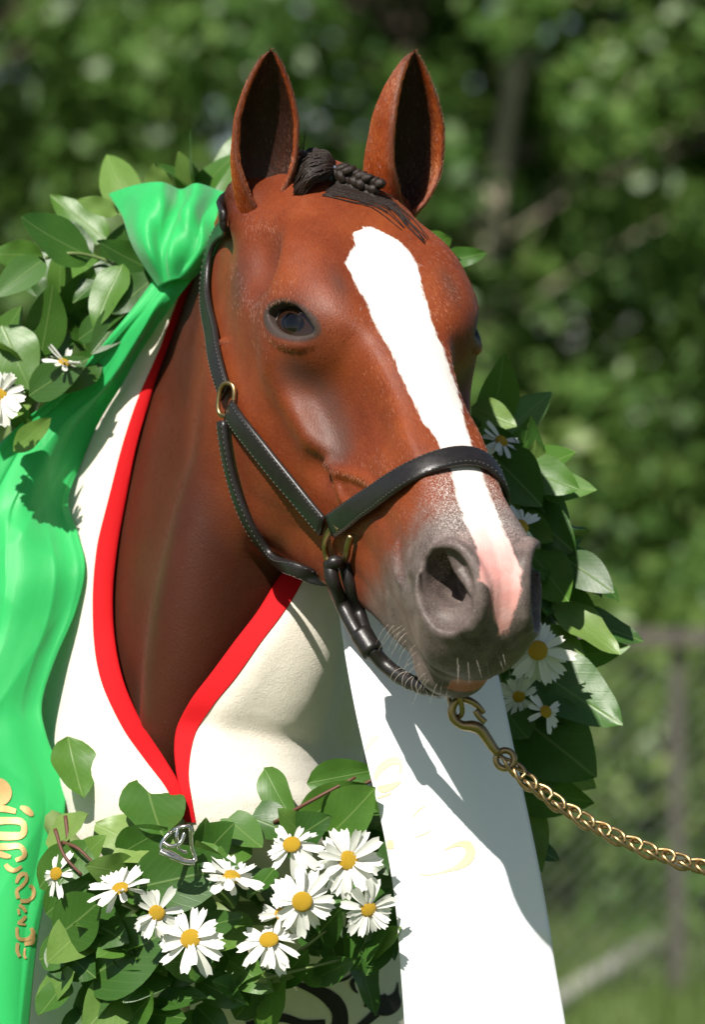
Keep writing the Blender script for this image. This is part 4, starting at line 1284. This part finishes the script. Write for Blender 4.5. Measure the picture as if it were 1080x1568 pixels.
m.bsdf(m.mix(vo.outputs[0], (.86, .58, .020, 1), (.56, .27, .008, 1)), .7, m.bump(vo.outputs[0], .8, .0016))
DISC = m.m

def leaf_mesh(seed, nl=12, nw=5):
    r = np.random.RandomState(seed)
    fold = r.uniform(.05, .22); curl = r.uniform(-.25, .30); tw = r.uniform(-.35, .35); wd = r.uniform(.235, .31); wav = r.uniform(.0, .035); ph = r.rand() * 6
    V = []; UV = []
    for i in range(nl):
        t = i / (nl - 1)
        w = wd * (math.sin(math.pi * t ** .86) ** .72 if 0 < t < 1 else 0) * (1 - .25 * t)
        w = max(w, .006)
        for j in range(nw):
            x = (j / (nw - 1) * 2 - 1)
            z = fold * abs(x) * w * 1.6 + curl * (t - .2) ** 2 * (1 if t > .2 else .3) + wav * math.sin(t * 13 + ph + x * 2) * abs(x)
            a = tw * t; xx = x * w
            V.append((xx * math.cos(a) - z * math.sin(a) * .3, t, z + xx * math.sin(a))); UV.append((x * w / .27, t, 0))
    me = bpy.data.meshes.new('leaf')
    me.from_pydata(V, [], grid_faces(nl, nw)); me.materials.append(LEAF)
    me.polygons.foreach_set('use_smooth', [True] * len(me.polygons))
    a = me.attributes.new('blade', 'FLOAT_VECTOR', 'POINT'); a.data.foreach_set('vector', np.array(UV, np.float32).ravel())
    me.update()
    return me
LEAVES = [leaf_mesh(100 + k) for k in range(14)]
garland = empty('flower_garland', Vector(at(330, 1540, .02)))
tag(garland, 'garland of green leaves and white daisies hung round the neck of the horse', 'garland')
GLOC = np.array(garland.location)
grn = random.Random(11)
nleaf = 0
def leaf(base, tip, nrm, k=None, wide=1.0):
    global nleaf
    base, tip, nrm = (np.array(v, float) for v in (base, tip, nrm))
    Y = tip - base; L = np.linalg.norm(Y); Y /= L
    Z = nrm - Y * nrm.dot(Y); Z /= np.linalg.norm(Z) + 1e-9
    X = np.cross(Y, Z)
    o = bpy.data.objects.new('leaf', LEAVES[grn.randrange(len(LEAVES)) if k is None else k])
    sc.collection.objects.link(o); o.parent = garland
    M = Matrix.Identity(4)
    for i in range(3):
        M[i][0], M[i][1], M[i][2], M[i][3] = X[i] * L * wide, Y[i] * L, Z[i] * L, (base - GLOC)[i]
    o.matrix_local = M
    nleaf += 1
    return o
# leaves that can be picked out: base, tip, depth at base, depth at tip, width factor
HAND = [
 # upper left, behind the gathered sash
 (246, 305, 236, 248, .33, .32, 1.5), (182, 326, 116, 306, .31, .30, .9), (140, 394, 22, 338, .27, .22, 1.15), (140, 394, 66, 328, .28, .30, 1.0),
 (66, 392, -12, 388, .25, .22, 1.1), (68, 396, -8, 452, .24, .21, .9), (62, 546, 84, 432, .25, .23, 1.1), (242, 418, 144, 372, .28, .25, .8),
 (178, 400, 112, 466, .27, .25, 1.0), (188, 404, 140, 500, .25, .22, .9), (242, 420, 172, 478, .25, .22, 1.25), (2, 498, 44, 590, .24, .21, 1.5),
 (44, 606, 132, 548, .22, .19, .9), (-10, 540, 30, 470, .27, .25, 1.1), (120, 520, 190, 470, .25, .22, .9), (40, 660, 10, 600, .24, .22, 1.2), (20, 690, 80, 640, .22, .2, .9), (100, 470, 40, 420, .29, .30, .9), (200, 470, 140, 540, .24, .21, .9), (150, 545, 90, 600, .23, .2, 1.0),
 # right side, behind the head
 (636, 385, 700, 362, .30, .27, 1.0), (672, 402, 748, 388, .29, .27, .85), (640, 372, 668, 400, .30, .27, 1.0), (722, 622, 790, 652, .22, .19, 1.2), (738, 668, 802, 690, .20, .16, 1.0), (752, 694, 828, 772, .17, .12, 1.15),
 (792, 712, 890, 754, .18, .15, 1.0), (806, 726, 872, 800, .19, .16, .9), (800, 772, 884, 852, .18, .15, 1.0), (808, 838, 876, 930, .16, .12, 1.15), (862, 852, 938, 904, .15, .11, 1.1),
 (846, 920, 950, 1004, .15, .12, .9), (838, 890, 925, 985, .17, .14, .8), (796, 1010, 954, 1112, .10, .05, 1.15), (786, 1088, 918, 1194, .09, .04, 1.25), (780, 1060, 905, 1180, .11, .07, 1.1), (772, 1082, 812, 1142, .07, .03, 1.2),
 (796, 1190, 832, 1336, .12, .08, .8), (790, 1130, 830, 1230, .12, .09, 1.0), (780, 790, 850, 830, .18, .14, 1.1), (800, 860, 890, 890, .18, .15, .9), (760, 760, 830, 720, .20, .17, .9), (820, 960, 900, 1040, .15, .12, 1.0), (805, 1000, 870, 1060, .14, .11, 1.0),
 # bottom, across the chest
 (222, 1190, 248, 1296, .030, -.03, 1.3), (146, 1262, 278, 1322, .02, -.03, 1.0), (210, 1340, 138, 1328, -.01, -.05, 1.3), (200, 1362, 358, 1326, -.03, -.07, 1.05), (296, 1276, 348, 1302, .0, -.03, 1.3), (304, 1322, 352, 1262, .0, -.04, 1.2),
 (342, 1246, 404, 1304, .01, -.03, 1.1), (356, 1240, 474, 1288, .02, -.02, 1.0), (404, 1176, 448, 1262, .03, -.01, .8), (455, 1262, 572, 1194, .01, -.03, .8), (470, 1200, 584, 1178, .03, 0, .8), (496, 1288, 582, 1206, -.01, -.05, 1.2),
 (84, 1436, 164, 1376, -.01, -.05, 1.5), (124, 1506, 262, 1416, -.01, -.06, 1.1), (172, 1452, 262, 1484, -.01, -.05, 1.1), (296, 1424, 370, 1404, -.03, -.06, 1.0), (236, 1534, 314, 1524, -.01, -.05, .8), (424, 1508, 474, 1452, -.02, -.06, 1.0),
 (474, 1446, 524, 1388, -.03, -.07, 1.2), (556, 1274, 590, 1336, -.01, -.05, 1.0), (536, 1484, 596, 1376, -.02, -.05, .9), (396, 1580, 436, 1498, -.01, -.05, .9), (546, 1466, 618, 1420, -.02, -.05, .9), (104, 1128, 126, 1226, .09, .05, 1.3),
 (340, 1350, 300, 1290, -.02, -.05, 1.0), (380, 1400, 330, 1460, -.02, -.06, 1.0), (420, 1330, 380, 1380, -.02, -.06, 1.0), (520, 1350, 560, 1420, -.02, -.06, 1.0), (140, 1290, 90, 1350, .0, -.03, 1.1), (150, 1400, 70, 1480, .0, -.04, 1.2),
 (330, 1480, 240, 1470, -.02, -.06, 1.1), (300, 1500, 380, 1540, -.01, -.05, 1.0), (260, 1460, 190, 1530, -.01, -.05, 1.1), (100, 1500, 60, 1560, .0, -.04, 1.1), (200, 1500, 130, 1580, .0, -.04, 1.2), (350, 1470, 420, 1520, -.01, -.05, 1.1), (460, 1490, 520, 1500, -.01, -.04, 1.0), (480, 1500, 540, 1470, -.02, -.05, .9),
 (60, 1470, 120, 1440, .01, -.02, 1.2), (110, 1560, 190, 1500, 0, -.03, 1.2), (170, 1580, 250, 1520, 0, -.04, 1.2), (330, 1560, 250, 1590, 0, -.03, 1.1), (300, 1540, 350, 1590, 0, -.03, 1.1), (360, 1560, 420, 1480, -.01, -.04, 1.0), (440, 1480, 380, 1440, -.01, -.05, 1.0),
 (210, 1440, 150, 1460, -.01, -.05, 1.2), (250, 1500, 330, 1450, -.02, -.05, 1.1), (70, 1400, 130, 1350, .01, -.02, 1.2), (110, 1330, 160, 1280, .01, -.02, 1.1), (460, 1470, 400, 1500, -.02, -.05, 1.0), (505, 1440, 450, 1420, -.03, -.05, 1.0), (330, 1400, 270, 1360, -.02, -.05, 1.0), (590, 1300, 540, 1250, 0, -.03, 1.0), (600, 1360, 560, 1440, -.02, -.045, 1.0),
 (70, 1290, 140, 1250, .03, -.005, 1.2), (60, 1360, 110, 1290, .03, .0, 1.2), (75, 1440, 150, 1500, .01, -.03, 1.2), (55, 1530, 120, 1490, .01, -.03, 1.2), (150, 1540, 90, 1600, .0, -.03, 1.2), (215, 1550, 290, 1560, -.01, -.04, 1.2), (180, 1310, 250, 1270, .0, -.04, 1.0), (120, 1400, 190, 1440, .0, -.05, 1.2), (270, 1560, 210, 1600, .0, -.03, 1.2), (385, 1530, 330, 1500, -.02, -.05, 1.1), (250, 1390, 310, 1450, -.03, -.06, 1.0),
 (430, 1300, 500, 1250, 0, -.04, 1.1), (520, 1240, 590, 1270, 0, -.03, 1.1), (570, 1330, 610, 1270, 0, -.04, 1.0), (590, 1430, 560, 1500, -.01, -.05, 1.0), (180, 1420, 110, 1420, 0, -.04, 1.1), (380, 1290, 330, 1330, -.01, -.05, 1.0), (480, 1300, 430, 1240, 0, -.03, 1.0),
]
for x0, y0, x1, y1, a0, a1, wd in HAND:
    nz = np.array([grn.uniform(-.45, .25), -1, grn.uniform(.05, .75)])
    leaf(A(x0, y0, a0), A(x1, y1, a1), nz, wide=wd * 1.12)
# the ring the leaves are tied to, and the leaves that fill it
RING = [(330, 1400, .03), (470, 1390, .03), (600, 1330, .05), (720, 1230, .09), (800, 1100, .13), (835, 960, .17), (800, 810, .21), (735, 690, .27), (650, 550, .33), (590, 420, .38), (500, 345, .44), (360, 320, .46), (250, 345, .42), (150, 430, .34), (75, 540, .29), (20, 680, .30), (-20, 850, .30), (0, 1050, .26), (50, 1200, .18), (120, 1310, .08), (220, 1380, .035), (330, 1400, .03)]
RC = resample([A(*p) for p in RING], 200)
v, f = tube(RC[:-1], .012, 8, closed=True)
mesh_from('hoop', v, f, STALK, parent=garland)
T_ = np.gradient(RC, axis=0); T_ /= np.linalg.norm(T_, axis=1)[:, None]
for k in range(190):
    i = grn.randrange(200)
    px = 540 + (RC[i][0]) * 1568 * 5 / (5 + RC[i][1]); py = 784 - (RC[i][2] - CAM_Z) * 1568 * 5 / (5 + RC[i][1])
    if (px < 150 and py > 660) or (px > 600 and 395 < py < 660): continue
    a = grn.uniform(0, 2 * math.pi)
    U = np.cross(T_[i], (0, 1, 0)); U /= np.linalg.norm(U); W = np.cross(T_[i], U)
    rad = U * math.cos(a) + W * math.sin(a)
    if rad[1] > .5: rad[1] *= -1
    base = RC[i] + rad * grn.uniform(.0, .022)
    d = rad * grn.uniform(.6, 1.1) + T_[i] * grn.uniform(-.9, .9) + np.array([0, 0, -.15])
    d /= np.linalg.norm(d)
    L = grn.uniform(.060, .105)
    tip = base + d * L
    # keep the leaf out of the face and off the open chest
    if tip[1] < RC[i][1] - .075: tip[1] = RC[i][1] - .075
    nz = rad * .8 + np.array([grn.uniform(-.5, .5), -.8, grn.uniform(0, .9)])
    leaf(base, tip, nz, wide=grn.uniform(.85, 1.25))
# twigs
for pts in ([(84, 1270, .0), (98, 1310, -.02), (125, 1340, -.03)], [(95, 1290, .0), (120, 1300, -.02), (150, 1330, -.03)], [(100, 1250, .02), (104, 1300, 0), (96, 1350, -.01)], [(420, 1260, .0), (470, 1230, -.02), (545, 1190, -.02)], [(520, 1230, .0), (560, 1200, -.02), (590, 1185, -.02)],
            [(70, 395, .26), (105, 388, .25), (140, 392, .26), (172, 404, .26), (200, 430, .25)], [(420, 1480, -.03), (460, 1455, -.05), (500, 1425, -.05)], [(360, 1510, -.02), (440, 1490, -.05), (520, 1470, -.04)]):
    v, f = tube(resample([A(*p) for p in pts], 14), np.linspace(.0022, .0014, 14), 6)
    mesh_from('twig', v, f, STALK if pts[0][1] < 500 or pts[0][1] > 1400 else TWIG, parent=garland)

def petal_mesh(seed, nl=6, nw=3):
    r = np.random.RandomState(seed)
    droop = r.uniform(-.25, .15); wd = r.uniform(.110, .160); V = []; UV = []
    for i in range(nl):
        t = i / (nl - 1)
        w = wd * (.38 + .62 * math.sin(min(1, t * 1.25) * math.pi / 2)) * (1 if t < .9 else .62)
        for j in range(nw):
            x = j / (nw - 1) * 2 - 1
            V.append((x * w, .16 + t * .84 - (.07 if (j == 1 and i == nl - 1) else 0), .05 - .05 * (1 - abs(x)) + droop * t * t + r.uniform(-.01, .01))); UV.append((x, t, 0))
    me = bpy.data.meshes.new('petal'); me.from_pydata(V, [], grid_faces(nl, nw)); me.materials.append(PETAL)
    me.polygons.foreach_set('use_smooth', [True] * len(me.polygons))
    a = me.attributes.new('blade', 'FLOAT_VECTOR', 'POINT'); a.data.foreach_set('vector', np.array(UV, np.float32).ravel())
    me.update(); return me
PETALS = [petal_mesh(k) for k in range(8)]
dv_ = []
for i in range(7):
    th = math.pi / 2 * i / 6
    for j in range(16):
        p = 2 * math.pi * j / 16
        dv_.append((.285 * math.sin(th) * math.cos(p), .285 * math.sin(th) * math.sin(p), .03 + .13 * math.cos(th)))
disc_me = bpy.data.meshes.new('daisy'); disc_me.from_pydata(dv_, [], [q[::-1] for q in grid_faces(7, 16, wrap=True)]); disc_me.materials.append(DISC)
disc_me.polygons.foreach_set('use_smooth', [True] * len(disc_me.polygons)); disc_me.update()
def daisy(px, py, y, r_px, nrm, drop=0, flat=0):
    c = A(px, py, y); Z = Vector(nrm).normalized()
    X = Z.cross(Vector((.3, .2, 1))).normalized(); Yv = Z.cross(X)
    R = r_px / 1568. * (5 + y) / 5
    o = bpy.data.objects.new('daisy', disc_me); sc.collection.objects.link(o); o.parent = garland
    rot = Matrix((X, Yv, Z)).transposed().to_4x4()
    o.matrix_local = Matrix.Translation(Vector(c - GLOC)) @ rot @ Matrix.Diagonal((R, R, R, 1))
    n = grn.randrange(15, 21); flat = flat + grn.uniform(-.30, .30); drop = drop + grn.uniform(0, .12)
    for row in (0, 1):
        for k in range(n if row == 0 else n // 2):
            if grn.random() < drop: continue
            a = 2 * math.pi * (k + grn.uniform(-.28, .28)) / (n if row == 0 else n // 2) + row * .2
            p = bpy.data.objects.new('petal', PETALS[grn.randrange(8)]); sc.collection.objects.link(p); p.parent = o
            s_ = grn.uniform(.74, 1.10) * (1 if row == 0 else .92)
            p.matrix_local = Matrix.Rotation(a, 4, 'Z') @ Matrix.Rotation(grn.uniform(-.38, .30) + flat - .12 * row, 4, 'X') @ Matrix.Rotation(grn.uniform(-.3, .3), 4, 'Y') @ Matrix.Diagonal((s_, s_, s_, 1))
    return o
for d in [(447, 1294, -.075, 50, (-.1, -.8, .55)), (533, 1318, -.075, 56, (.1, -1, .25)), (463, 1381, -.095, 57, (0, -1, .2)), (564, 1392, -.080, 46, (.25, -1, -.05), .15), (412, 1440, -.085, 54, (-.1, -.7, .7), .1), (292, 1438, -.090, 58, (-.15, -.9, .5)),
          (240, 1398, -.075, 46, (.1, -.9, .1), .35), (184, 1362, -.065, 50, (-.25, -.6, .85)), (354, 1344, -.070, 52, (.2, -.6, .8)), (86, 1338, -.02, 38, (-.5, -.8, .2), .2), (824, 996, .035, 55, (.15, -1, .15)), (800, 806, .10, 42, (.6, -.55, .5), .2),
          (768, 676, .16, 38, (.5, -.7, .6), .3), (836, 1090, .03, 36, (.5, -.8, .3), .5), (795, 1066, .06, 36, (.1, -.8, -.3), .4), (98, 556, .20, 36, (.3, -.4, .8), .35), (-2, 606, .15, 48, (-.2, -1, .1)), (430, 1400, -.07, 36, (.3, -.8, .3), .5)]:
    daisy(*d)

# ------------------------------------------------------------------ brass snap hook and lead chain
chain = empty('lead_chain', Vector(at(712, 1095, -.235)))
tag(chain, 'brass lead chain with a snap hook clipped below the chin of the horse', 'lead chain')
cy = -.235
def cw(pts, r, name, closed=False, n=40):
    P = resample([A(x, y, cy - d) for x, y, d in pts], n)
    if closed: P = P[:-1]
    v, f = tube(P, r, 10, closed=closed)
    return mesh_from(name, v, f, BRASS, parent=chain)
cw([(690, 1048, -.008), (699, 1054, .006), (706, 1074, .006), (708, 1092, .002), (700, 1098, -.004), (692, 1082, -.006), (687, 1060, -.010), (690, 1048, -.008)], .0024, 'shackle', True)
hook = cw([(741, 1092, .0), (733, 1082, .001), (722, 1074, .001), (708, 1070, 0), (697, 1076, 0), (692, 1090, 0), (697, 1103, 0), (710, 1111, 0), (724, 1112, 0), (736, 1117, 0), (746, 1130, 0), (756, 1145, 0), (764, 1154, 0)],
          np.interp(np.linspace(0, 1, 40), [0, .1, .3, .55, .68, .8, 1], [.0026, .0032, .0038, .0042, .0058, .0050, .0042]), 'snap_hook')
cw([(728, 1088, .004), (735, 1098, .004), (744, 1106, .004)], .0030, 'snap_thumb_piece', n=10)
t = np.linspace(0, 2 * math.pi, 31)
cw([(774 + 14 * math.cos(a), 1163 + 14 * math.sin(a), .001 * math.sin(a)) for a in t], .0032, 'swivel_eye', True)
CP = resample([A(*p) for p in ((778, 1166, -.238), (800, 1188, -.24), (830, 1212, -.245), (875, 1243, -.25), (930, 1274, -.26), (1000, 1304, -.27), (1085, 1330, -.28), (1190, 1352, -.29), (1330, 1374, -.30), (1480, 1384, -.31))], 400)
CL = np.concatenate([[0], np.cumsum(np.linalg.norm(np.diff(CP, axis=0), axis=1))])
pitch = .0162
# one curb link: an oval wire with a half twist, shared by all
t = np.linspace(0, 2 * math.pi, 33)[:-1]
ov = np.stack([.0142 * np.sign(np.cos(t)) * np.abs(np.cos(t)) ** .8, 0.0070 * np.sign(np.sin(t)) * np.abs(np.sin(t)) ** .9, 0 * t], 1)
ang = ov[:, 0] / .0142 * math.radians(46)
ov = np.stack([ov[:, 0], ov[:, 1] * np.cos(ang), ov[:, 1] * np.sin(ang)], 1)
v, f = tube(ov, .0019, 8, closed=True)
lk = bpy.data.meshes.new('link'); lk.from_pydata(v.tolist(), [], f); lk.materials.append(BRASS)
lk.polygons.foreach_set('use_smooth', [True] * len(lk.polygons)); lk.update()
q = .006; k = 0
CLOC = Vector(chain.location)
while q < CL[-1] - .03:
    c = Vector([np.interp(q, CL, CP[:, j]) for j in range(3)]); c2 = Vector([np.interp(q + .01, CL, CP[:, j]) for j in range(3)])
    X = (c2 - c).normalized(); Yv = Vector((0, -1, 0)); Yv = (Yv - X * Yv.dot(X)).normalized(); Z = X.cross(Yv)
    o = bpy.data.objects.new('link', lk); sc.collection.objects.link(o); o.parent = chain
    M = Matrix((X, Yv, Z)).transposed().to_4x4()
    o.matrix_local = Matrix.Translation(c - CLOC) @ M @ Matrix.Rotation(math.radians(46 + (9 if k % 2 else -9)), 4, 'X') @ Matrix.Rotation(math.radians(7 if k % 2 else -7), 4, 'Z')
    q += pitch; k += 1
# ------------------------------------------------------------------ ground, kerb, fence and trees
m = NT('grass_ground')
oc = m.coord('Object')
n1 = m.noise(oc, .8, 5, .6); n2 = m.noise(oc, 14, 4, .7)
col = m.mix(n1, (.045, .085, .018, 1), (.10, .15, .035, 1)); col = m.mix(m.math('MULTIPLY', n2, .6), col, (.055, .10, .020, 1))
m.bsdf(col, .9, m.bump(n2, .8, .05), **{'Specular IOR Level': .2})
GRASS = m.m
S = 600.
g = mesh_from('ground', [(-S, -60, 0), (S, -60, 0), (S, S, 0), (-S, S, 0)], [(0, 1, 2, 3)], GRASS, smooth=False)
tag(g, 'green meadow ground under the trees', None, None, 'structure')
brn = np.random.RandomState(3)
# grass blades where the ground is in view
NB = 26000
gx = brn.uniform(-3.5, 6.5, NB); gy = brn.uniform(9.5, 21, NB); h = brn.uniform(.05, .17, NB); a = brn.uniform(0, 6.28, NB)
dx, dy = np.cos(a) * .009, np.sin(a) * .009; lx, ly = brn.uniform(-.05, .05, NB), brn.uniform(-.05, .05, NB)
V = np.empty((NB, 3, 3)); V[:, 0] = np.stack([gx - dx, gy - dy, 0 * gx], 1); V[:, 1] = np.stack([gx + dx, gy + dy, 0 * gx], 1); V[:, 2] = np.stack([gx + lx, gy + ly, h], 1)
m = NT('grass_blade'); rn = m.noise(m.coord('Object'), 3, 3)
b = m.bsdf(m.mix(rn, (.06, .12, .022, 1), (.16, .21, .06, 1)), .6)
tr = m.n('BsdfTranslucent'); tr.inputs[0].default_value = (.18, .28, .05, 1); mx = m.n('MixShader'); mx.inputs[0].default_value = .3
m.l(b.outputs[0], mx.inputs[1]); m.l(tr.outputs[0], mx.inputs[2]); m.l(mx.outputs[0], m.out.inputs[0])
o = mesh_from('grass', V.reshape(-1, 3), np.arange(NB * 3).reshape(-1, 3), m.m, smooth=False)
tag(o, 'short green meadow grass before and behind the fence', 'grass', None, 'stuff')
# pale kerb running away through the grass
m = NT('pale_concrete'); n1 = m.noise(m.coord('Object'), 12, 5, .6); m.bsdf(m.mix(n1, (.30, .29, .26, 1), (.42, .41, .37, 1)), .9, m.bump(n1, .4, .01)); CONC = m.m
def gpt(px, py):        # point of the ground seen at px, py
    k = (py - 784) / 1568. / 5.
    D = CAM_Z / k; return np.array([(px - 540) / 1568. / 5. * D, D + CAM_Y, 0.])
p0, p1 = gpt(840, 1562), gpt(1180, 1352)
dr = p1 - p0; dr /= np.linalg.norm(dr); sd = np.array([-dr[1], dr[0], 0]) * .04
p0 = p0 - dr * 6; p1 = p1 + dr * 8
kv = []
for q in (p0, p1):
    for s_, z in ((-1, 0.), (-1, .05), (-.85, .06), (.85, .06), (1, .05), (1, 0.)): kv.append(q + sd * s_ + np.array([0, 0, z]))
kf = [(i, i + 1, 6 + i + 1, 6 + i) for i in range(5)] + [(5, 4, 3, 2, 1, 0), (6, 7, 8, 9, 10, 11)]
o = mesh_from('kerb', kv, kf, CONC, smooth=False); tag(o, 'pale concrete kerb running diagonally through the grass', 'kerb')
# chain-link fence
m = NT('grey_zinc_wire'); m.bsdf((.22, .23, .22, 1), .5, Metallic=.6); ZINC = m.m
m = NT('weathered_wood'); n1 = m.noise(m.coord('Object', (3, 30, 30)), 1, 4); m.bsdf(m.mix(n1, (.060, .052, .043, 1), (.115, .10, .085, 1)), .85); WOOD = m.m
FY = 11.5; FZ = 1.55 - (975 - 784) / 1568. / 5. * (FY + 5)
fence = empty('wire_fence', Vector((2.0, FY, 0)))
tag(fence, 'chain-link fence with a grey wooden top rail in front of the trees', 'fence')
def boxm(x0, x1, y0, y1, z0, z1):
    V = [(x, y, z) for z in (z0, z1) for y in (y0, y1) for x in (x0, x1)]
    return V, [(0, 2, 3, 1), (4, 5, 7, 6), (0, 1, 5, 4), (2, 6, 7, 3), (0, 4, 6, 2), (1, 3, 7, 5)]
fx0, fx1 = -7.0, 9.0
for i in range(7):
    xx = 1.05 + (i - 3) * 2.4 + .0
    v, f = boxm(xx - .022, xx + .022, FY + .03, FY + .09, 0, FZ + .02); mesh_from('post', v, f, WOOD, False, fence)
for i in range(6):
    xx = 1.05 + (i - 3) * 2.4
    v, f = boxm(xx + .004, xx + 2.396, FY - .03, FY + .025, FZ - .028, FZ + .028); mesh_from('rail', v, f, WOOD, False, fence)
wv = []; wf = []; step = .060; r_ = .0016
def wire_seg(p, q):
    d = q - p; d /= np.linalg.norm(d); u = np.cross(d, (0, 1, 0)); u /= np.linalg.norm(u); w_ = np.array([0, 1., 0]); b0 = len(wv)
    for e in (p, q):
        for c_ in range(3):
            a = c_ * 2.094; wv.append(e + u * math.cos(a) * r_ + w_ * math.sin(a) * r_)
    for c_ in range(3):
        n = (c_ + 1) % 3; wf.append((b0 + c_, b0 + n, b0 + 3 + n, b0 + 3 + c_))
Hh = FZ - .06
x = 1.05 - 3 * 2.4
while x < 1.05 + 3 * 2.4:
    wire_seg(np.array([x, FY, .03]), np.array([x + Hh, FY, .03 + Hh])); wire_seg(np.array([x + Hh, FY + .004, .03]), np.array([x, FY + .004, .03 + Hh])); x += step
o = mesh_from('wire_mesh', wv, wf, ZINC, True, fence); o['kind'] = 'stuff'

# trees: trunk with limbs, crown of leaf clusters
m = NT('tree_leaf')
n1 = m.noise(m.coord('Object'), 1.7, 3); rv = m.attr('tone')
col = m.ramp(rv, [(0, (.060, .130, .028)), (.5, (.120, .225, .048)), (1, (.250, .330, .095))])
b = m.bsdf(col, .42, **{'Specular IOR Level': .5})
tr = m.n('BsdfTranslucent'); m.l(m.mix(.5, col, (.16, .30, .04, 1)), tr.inputs[0]); mx = m.n('MixShader'); mx.inputs[0].default_value = .42
m.l(b.outputs[0], mx.inputs[1]); m.l(tr.outputs[0], mx.inputs[2]); m.l(mx.outputs[0], m.out.inputs[0])
TLEAF = m.m
def bark(name, c0, c1):
    m = NT(name); n1 = m.noise(m.coord('Object', (14, 14, 3)), 1, 5, .6); m.bsdf(m.mix(n1, c0, c1), .9, m.bump(n1, .7, .02)); return m.m
BARK = bark('grey_brown_bark', (.05, .038, .028, 1), (.14, .11, .08, 1)); PALE = bark('pale_bark', (.30, .25, .19, 1), (.50, .43, .33, 1))
def crown_mesh(rs, clumps, per, leaf_s):
    """clumps: n x 4 centres and radii -> one leaf mesh"""
    N = len(clumps) * per
    c = np.repeat(clumps, per, 0)
    d = rs.normal(size=(N, 3)); d /= np.linalg.norm(d, axis=1)[:, None]
    P = c[:, :3] + d * (c[:, 3] * rs.uniform(.15, 1, N) ** .45)[:, None] * np.array([1, 1, .8])
    n = d * .6 + rs.normal(size=(N, 3)) * .6 + np.array([0, 0, .35]); n /= np.linalg.norm(n, axis=1)[:, None]
    t = np.cross(n, rs.normal(size=(N, 3))); t /= np.linalg.norm(t, axis=1)[:, None]; b = np.cross(n, t)
    s = (leaf_s * rs.uniform(.6, 1.3, N))[:, None]
    V = np.stack([P - t * s, P + b * s * .55 + n * s * .12, P + t * s * 1.1, P - b * s * .55 + n * s * .12], 1).reshape(-1, 3)
    F = np.arange(N * 4).reshape(-1, 4)
    tone = np.repeat(np.clip(np.repeat(rs.uniform(.1, .8, len(clumps)), per) + rs.uniform(-.25, .25, N), 0, 1), 4)
    return V, F, tone
def tree(name, x, y, h, rad, low, seed, label, group, bk=None, per=150, n=90, trunk_r=.12, leaf_s=.052):
    rs = np.random.RandomState(seed)
    r = empty(name, Vector((x, y, 0)))
    tag(r, label, 'bush' if 'bush' in name or 'shrub' in name else 'tree', group)
    P = [np.array([x, y, -.05])]
    for k in range(1, 7): P.append(np.array([x + rs.uniform(-.12, .12) * k * .35, y + rs.uniform(-.1, .1) * k * .3, h * .86 * k / 6]))
    C_ = resample(P, 24); parts = [tube(C_, np.linspace(trunk_r, trunk_r * .25, 24), 8)]
    cl = []
    for k in range(n):
        z = low + (h - low) * rs.rand() ** .9
        w = rad * math.sqrt(max(0.05, 1 - ((z - low - (h - low) * .38) / ((h - low) * .66)) ** 2))
        a = rs.rand() * 6.283; q = w * rs.uniform(.25, 1) ** .6
        c = np.array([x + math.cos(a) * q, y + math.sin(a) * q, z])
        cl.append([*c, rs.uniform(.22, .46)])
        if k % 3 == 0:
            i = int(np.clip((z - .4 * q) / (h * .86) * 23, 2, 23)); s0 = C_[i]
            parts.append(tube(resample([s0, (s0 + c) * .5 + np.array([0, 0, .08]), c], 7), np.linspace(trunk_r * (.28 if bk is None else .12), .006, 7), 5))
    v, f = merge(parts)
    mesh_from('trunk', v, f, bk or BARK, parent=r)
    V, F, tone = crown_mesh(rs, np.array(cl), per, leaf_s)
    o = mesh_from('crown', V, F, TLEAF, smooth=False, parent=r)
    at_ = o.data.attributes.new('tone', 'FLOAT', 'POINT'); at_.data.foreach_set('value', tone.astype(np.float32))
    return r
TL = 'leafy green tree in the wall of foliage behind the fence'
k = 0
for x, y, h, rad, low in [(-7.5, 19, 8, 2.4, .5), (-4.9, 17.5, 7, 2.2, .4), (-2.4, 18.5, 8, 2.2, .5), (.2, 17.6, 7.5, 2.1, .5), (2.6, 18.6, 8, 2.2, .6), (4.9, 17.5, 7.5, 2.2, .4), (7.4, 19, 8, 2.4, .5)]:
    tree('leafy_tree', x, y, h, rad, low, 50 + k, TL, 'trees behind the fence', None, 150, 200, .09, .060); k += 1
for x, y, h, rad, low in [(-6.2, 23, 10, 2.8, .8), (-1.0, 22.5, 10, 2.8, 1.0), (4.0, 22.5, 10, 2.8, 1.0), (1.5, 26.0, 11, 3.2, .5), (-4, 26.5, 11, 3.2, .5), (7.5, 25, 11, 3.0, .5), (-8.5, 27, 11, 3.2, .5), (-1.2, 29.5, 12, 3.4, .5), (4.6, 29, 12, 3.4, .5)]:
    tree('leafy_tree', x, y, h, rad, low, 50 + k, TL, 'trees behind the fence', None, 140, 185, .12, .085); k += 1
tree('pale_trunk_tree', .62, 16.9, 9, 1.7, 1.0, 80, 'slender tree with a pale trunk standing among the leafy trees', None, PALE, 130, 110, .062)
for x, y, h, rad in [(1.55, 13.6, 1.5, .9), (3.1, 14.2, 1.3, .9), (4.8, 14.0, 1.5, 1.0), (-1.4, 14.0, 1.6, 1.0), (-3.6, 14.3, 1.7, 1.1), (.2, 14.6, 1.5, .9)]:
    tree('low_bush', x, y, h, rad, .15, 90 + k, 'low dark green bush growing just behind the fence', 'bushes behind the fence', None, 170, 36, .03, .045); k += 1
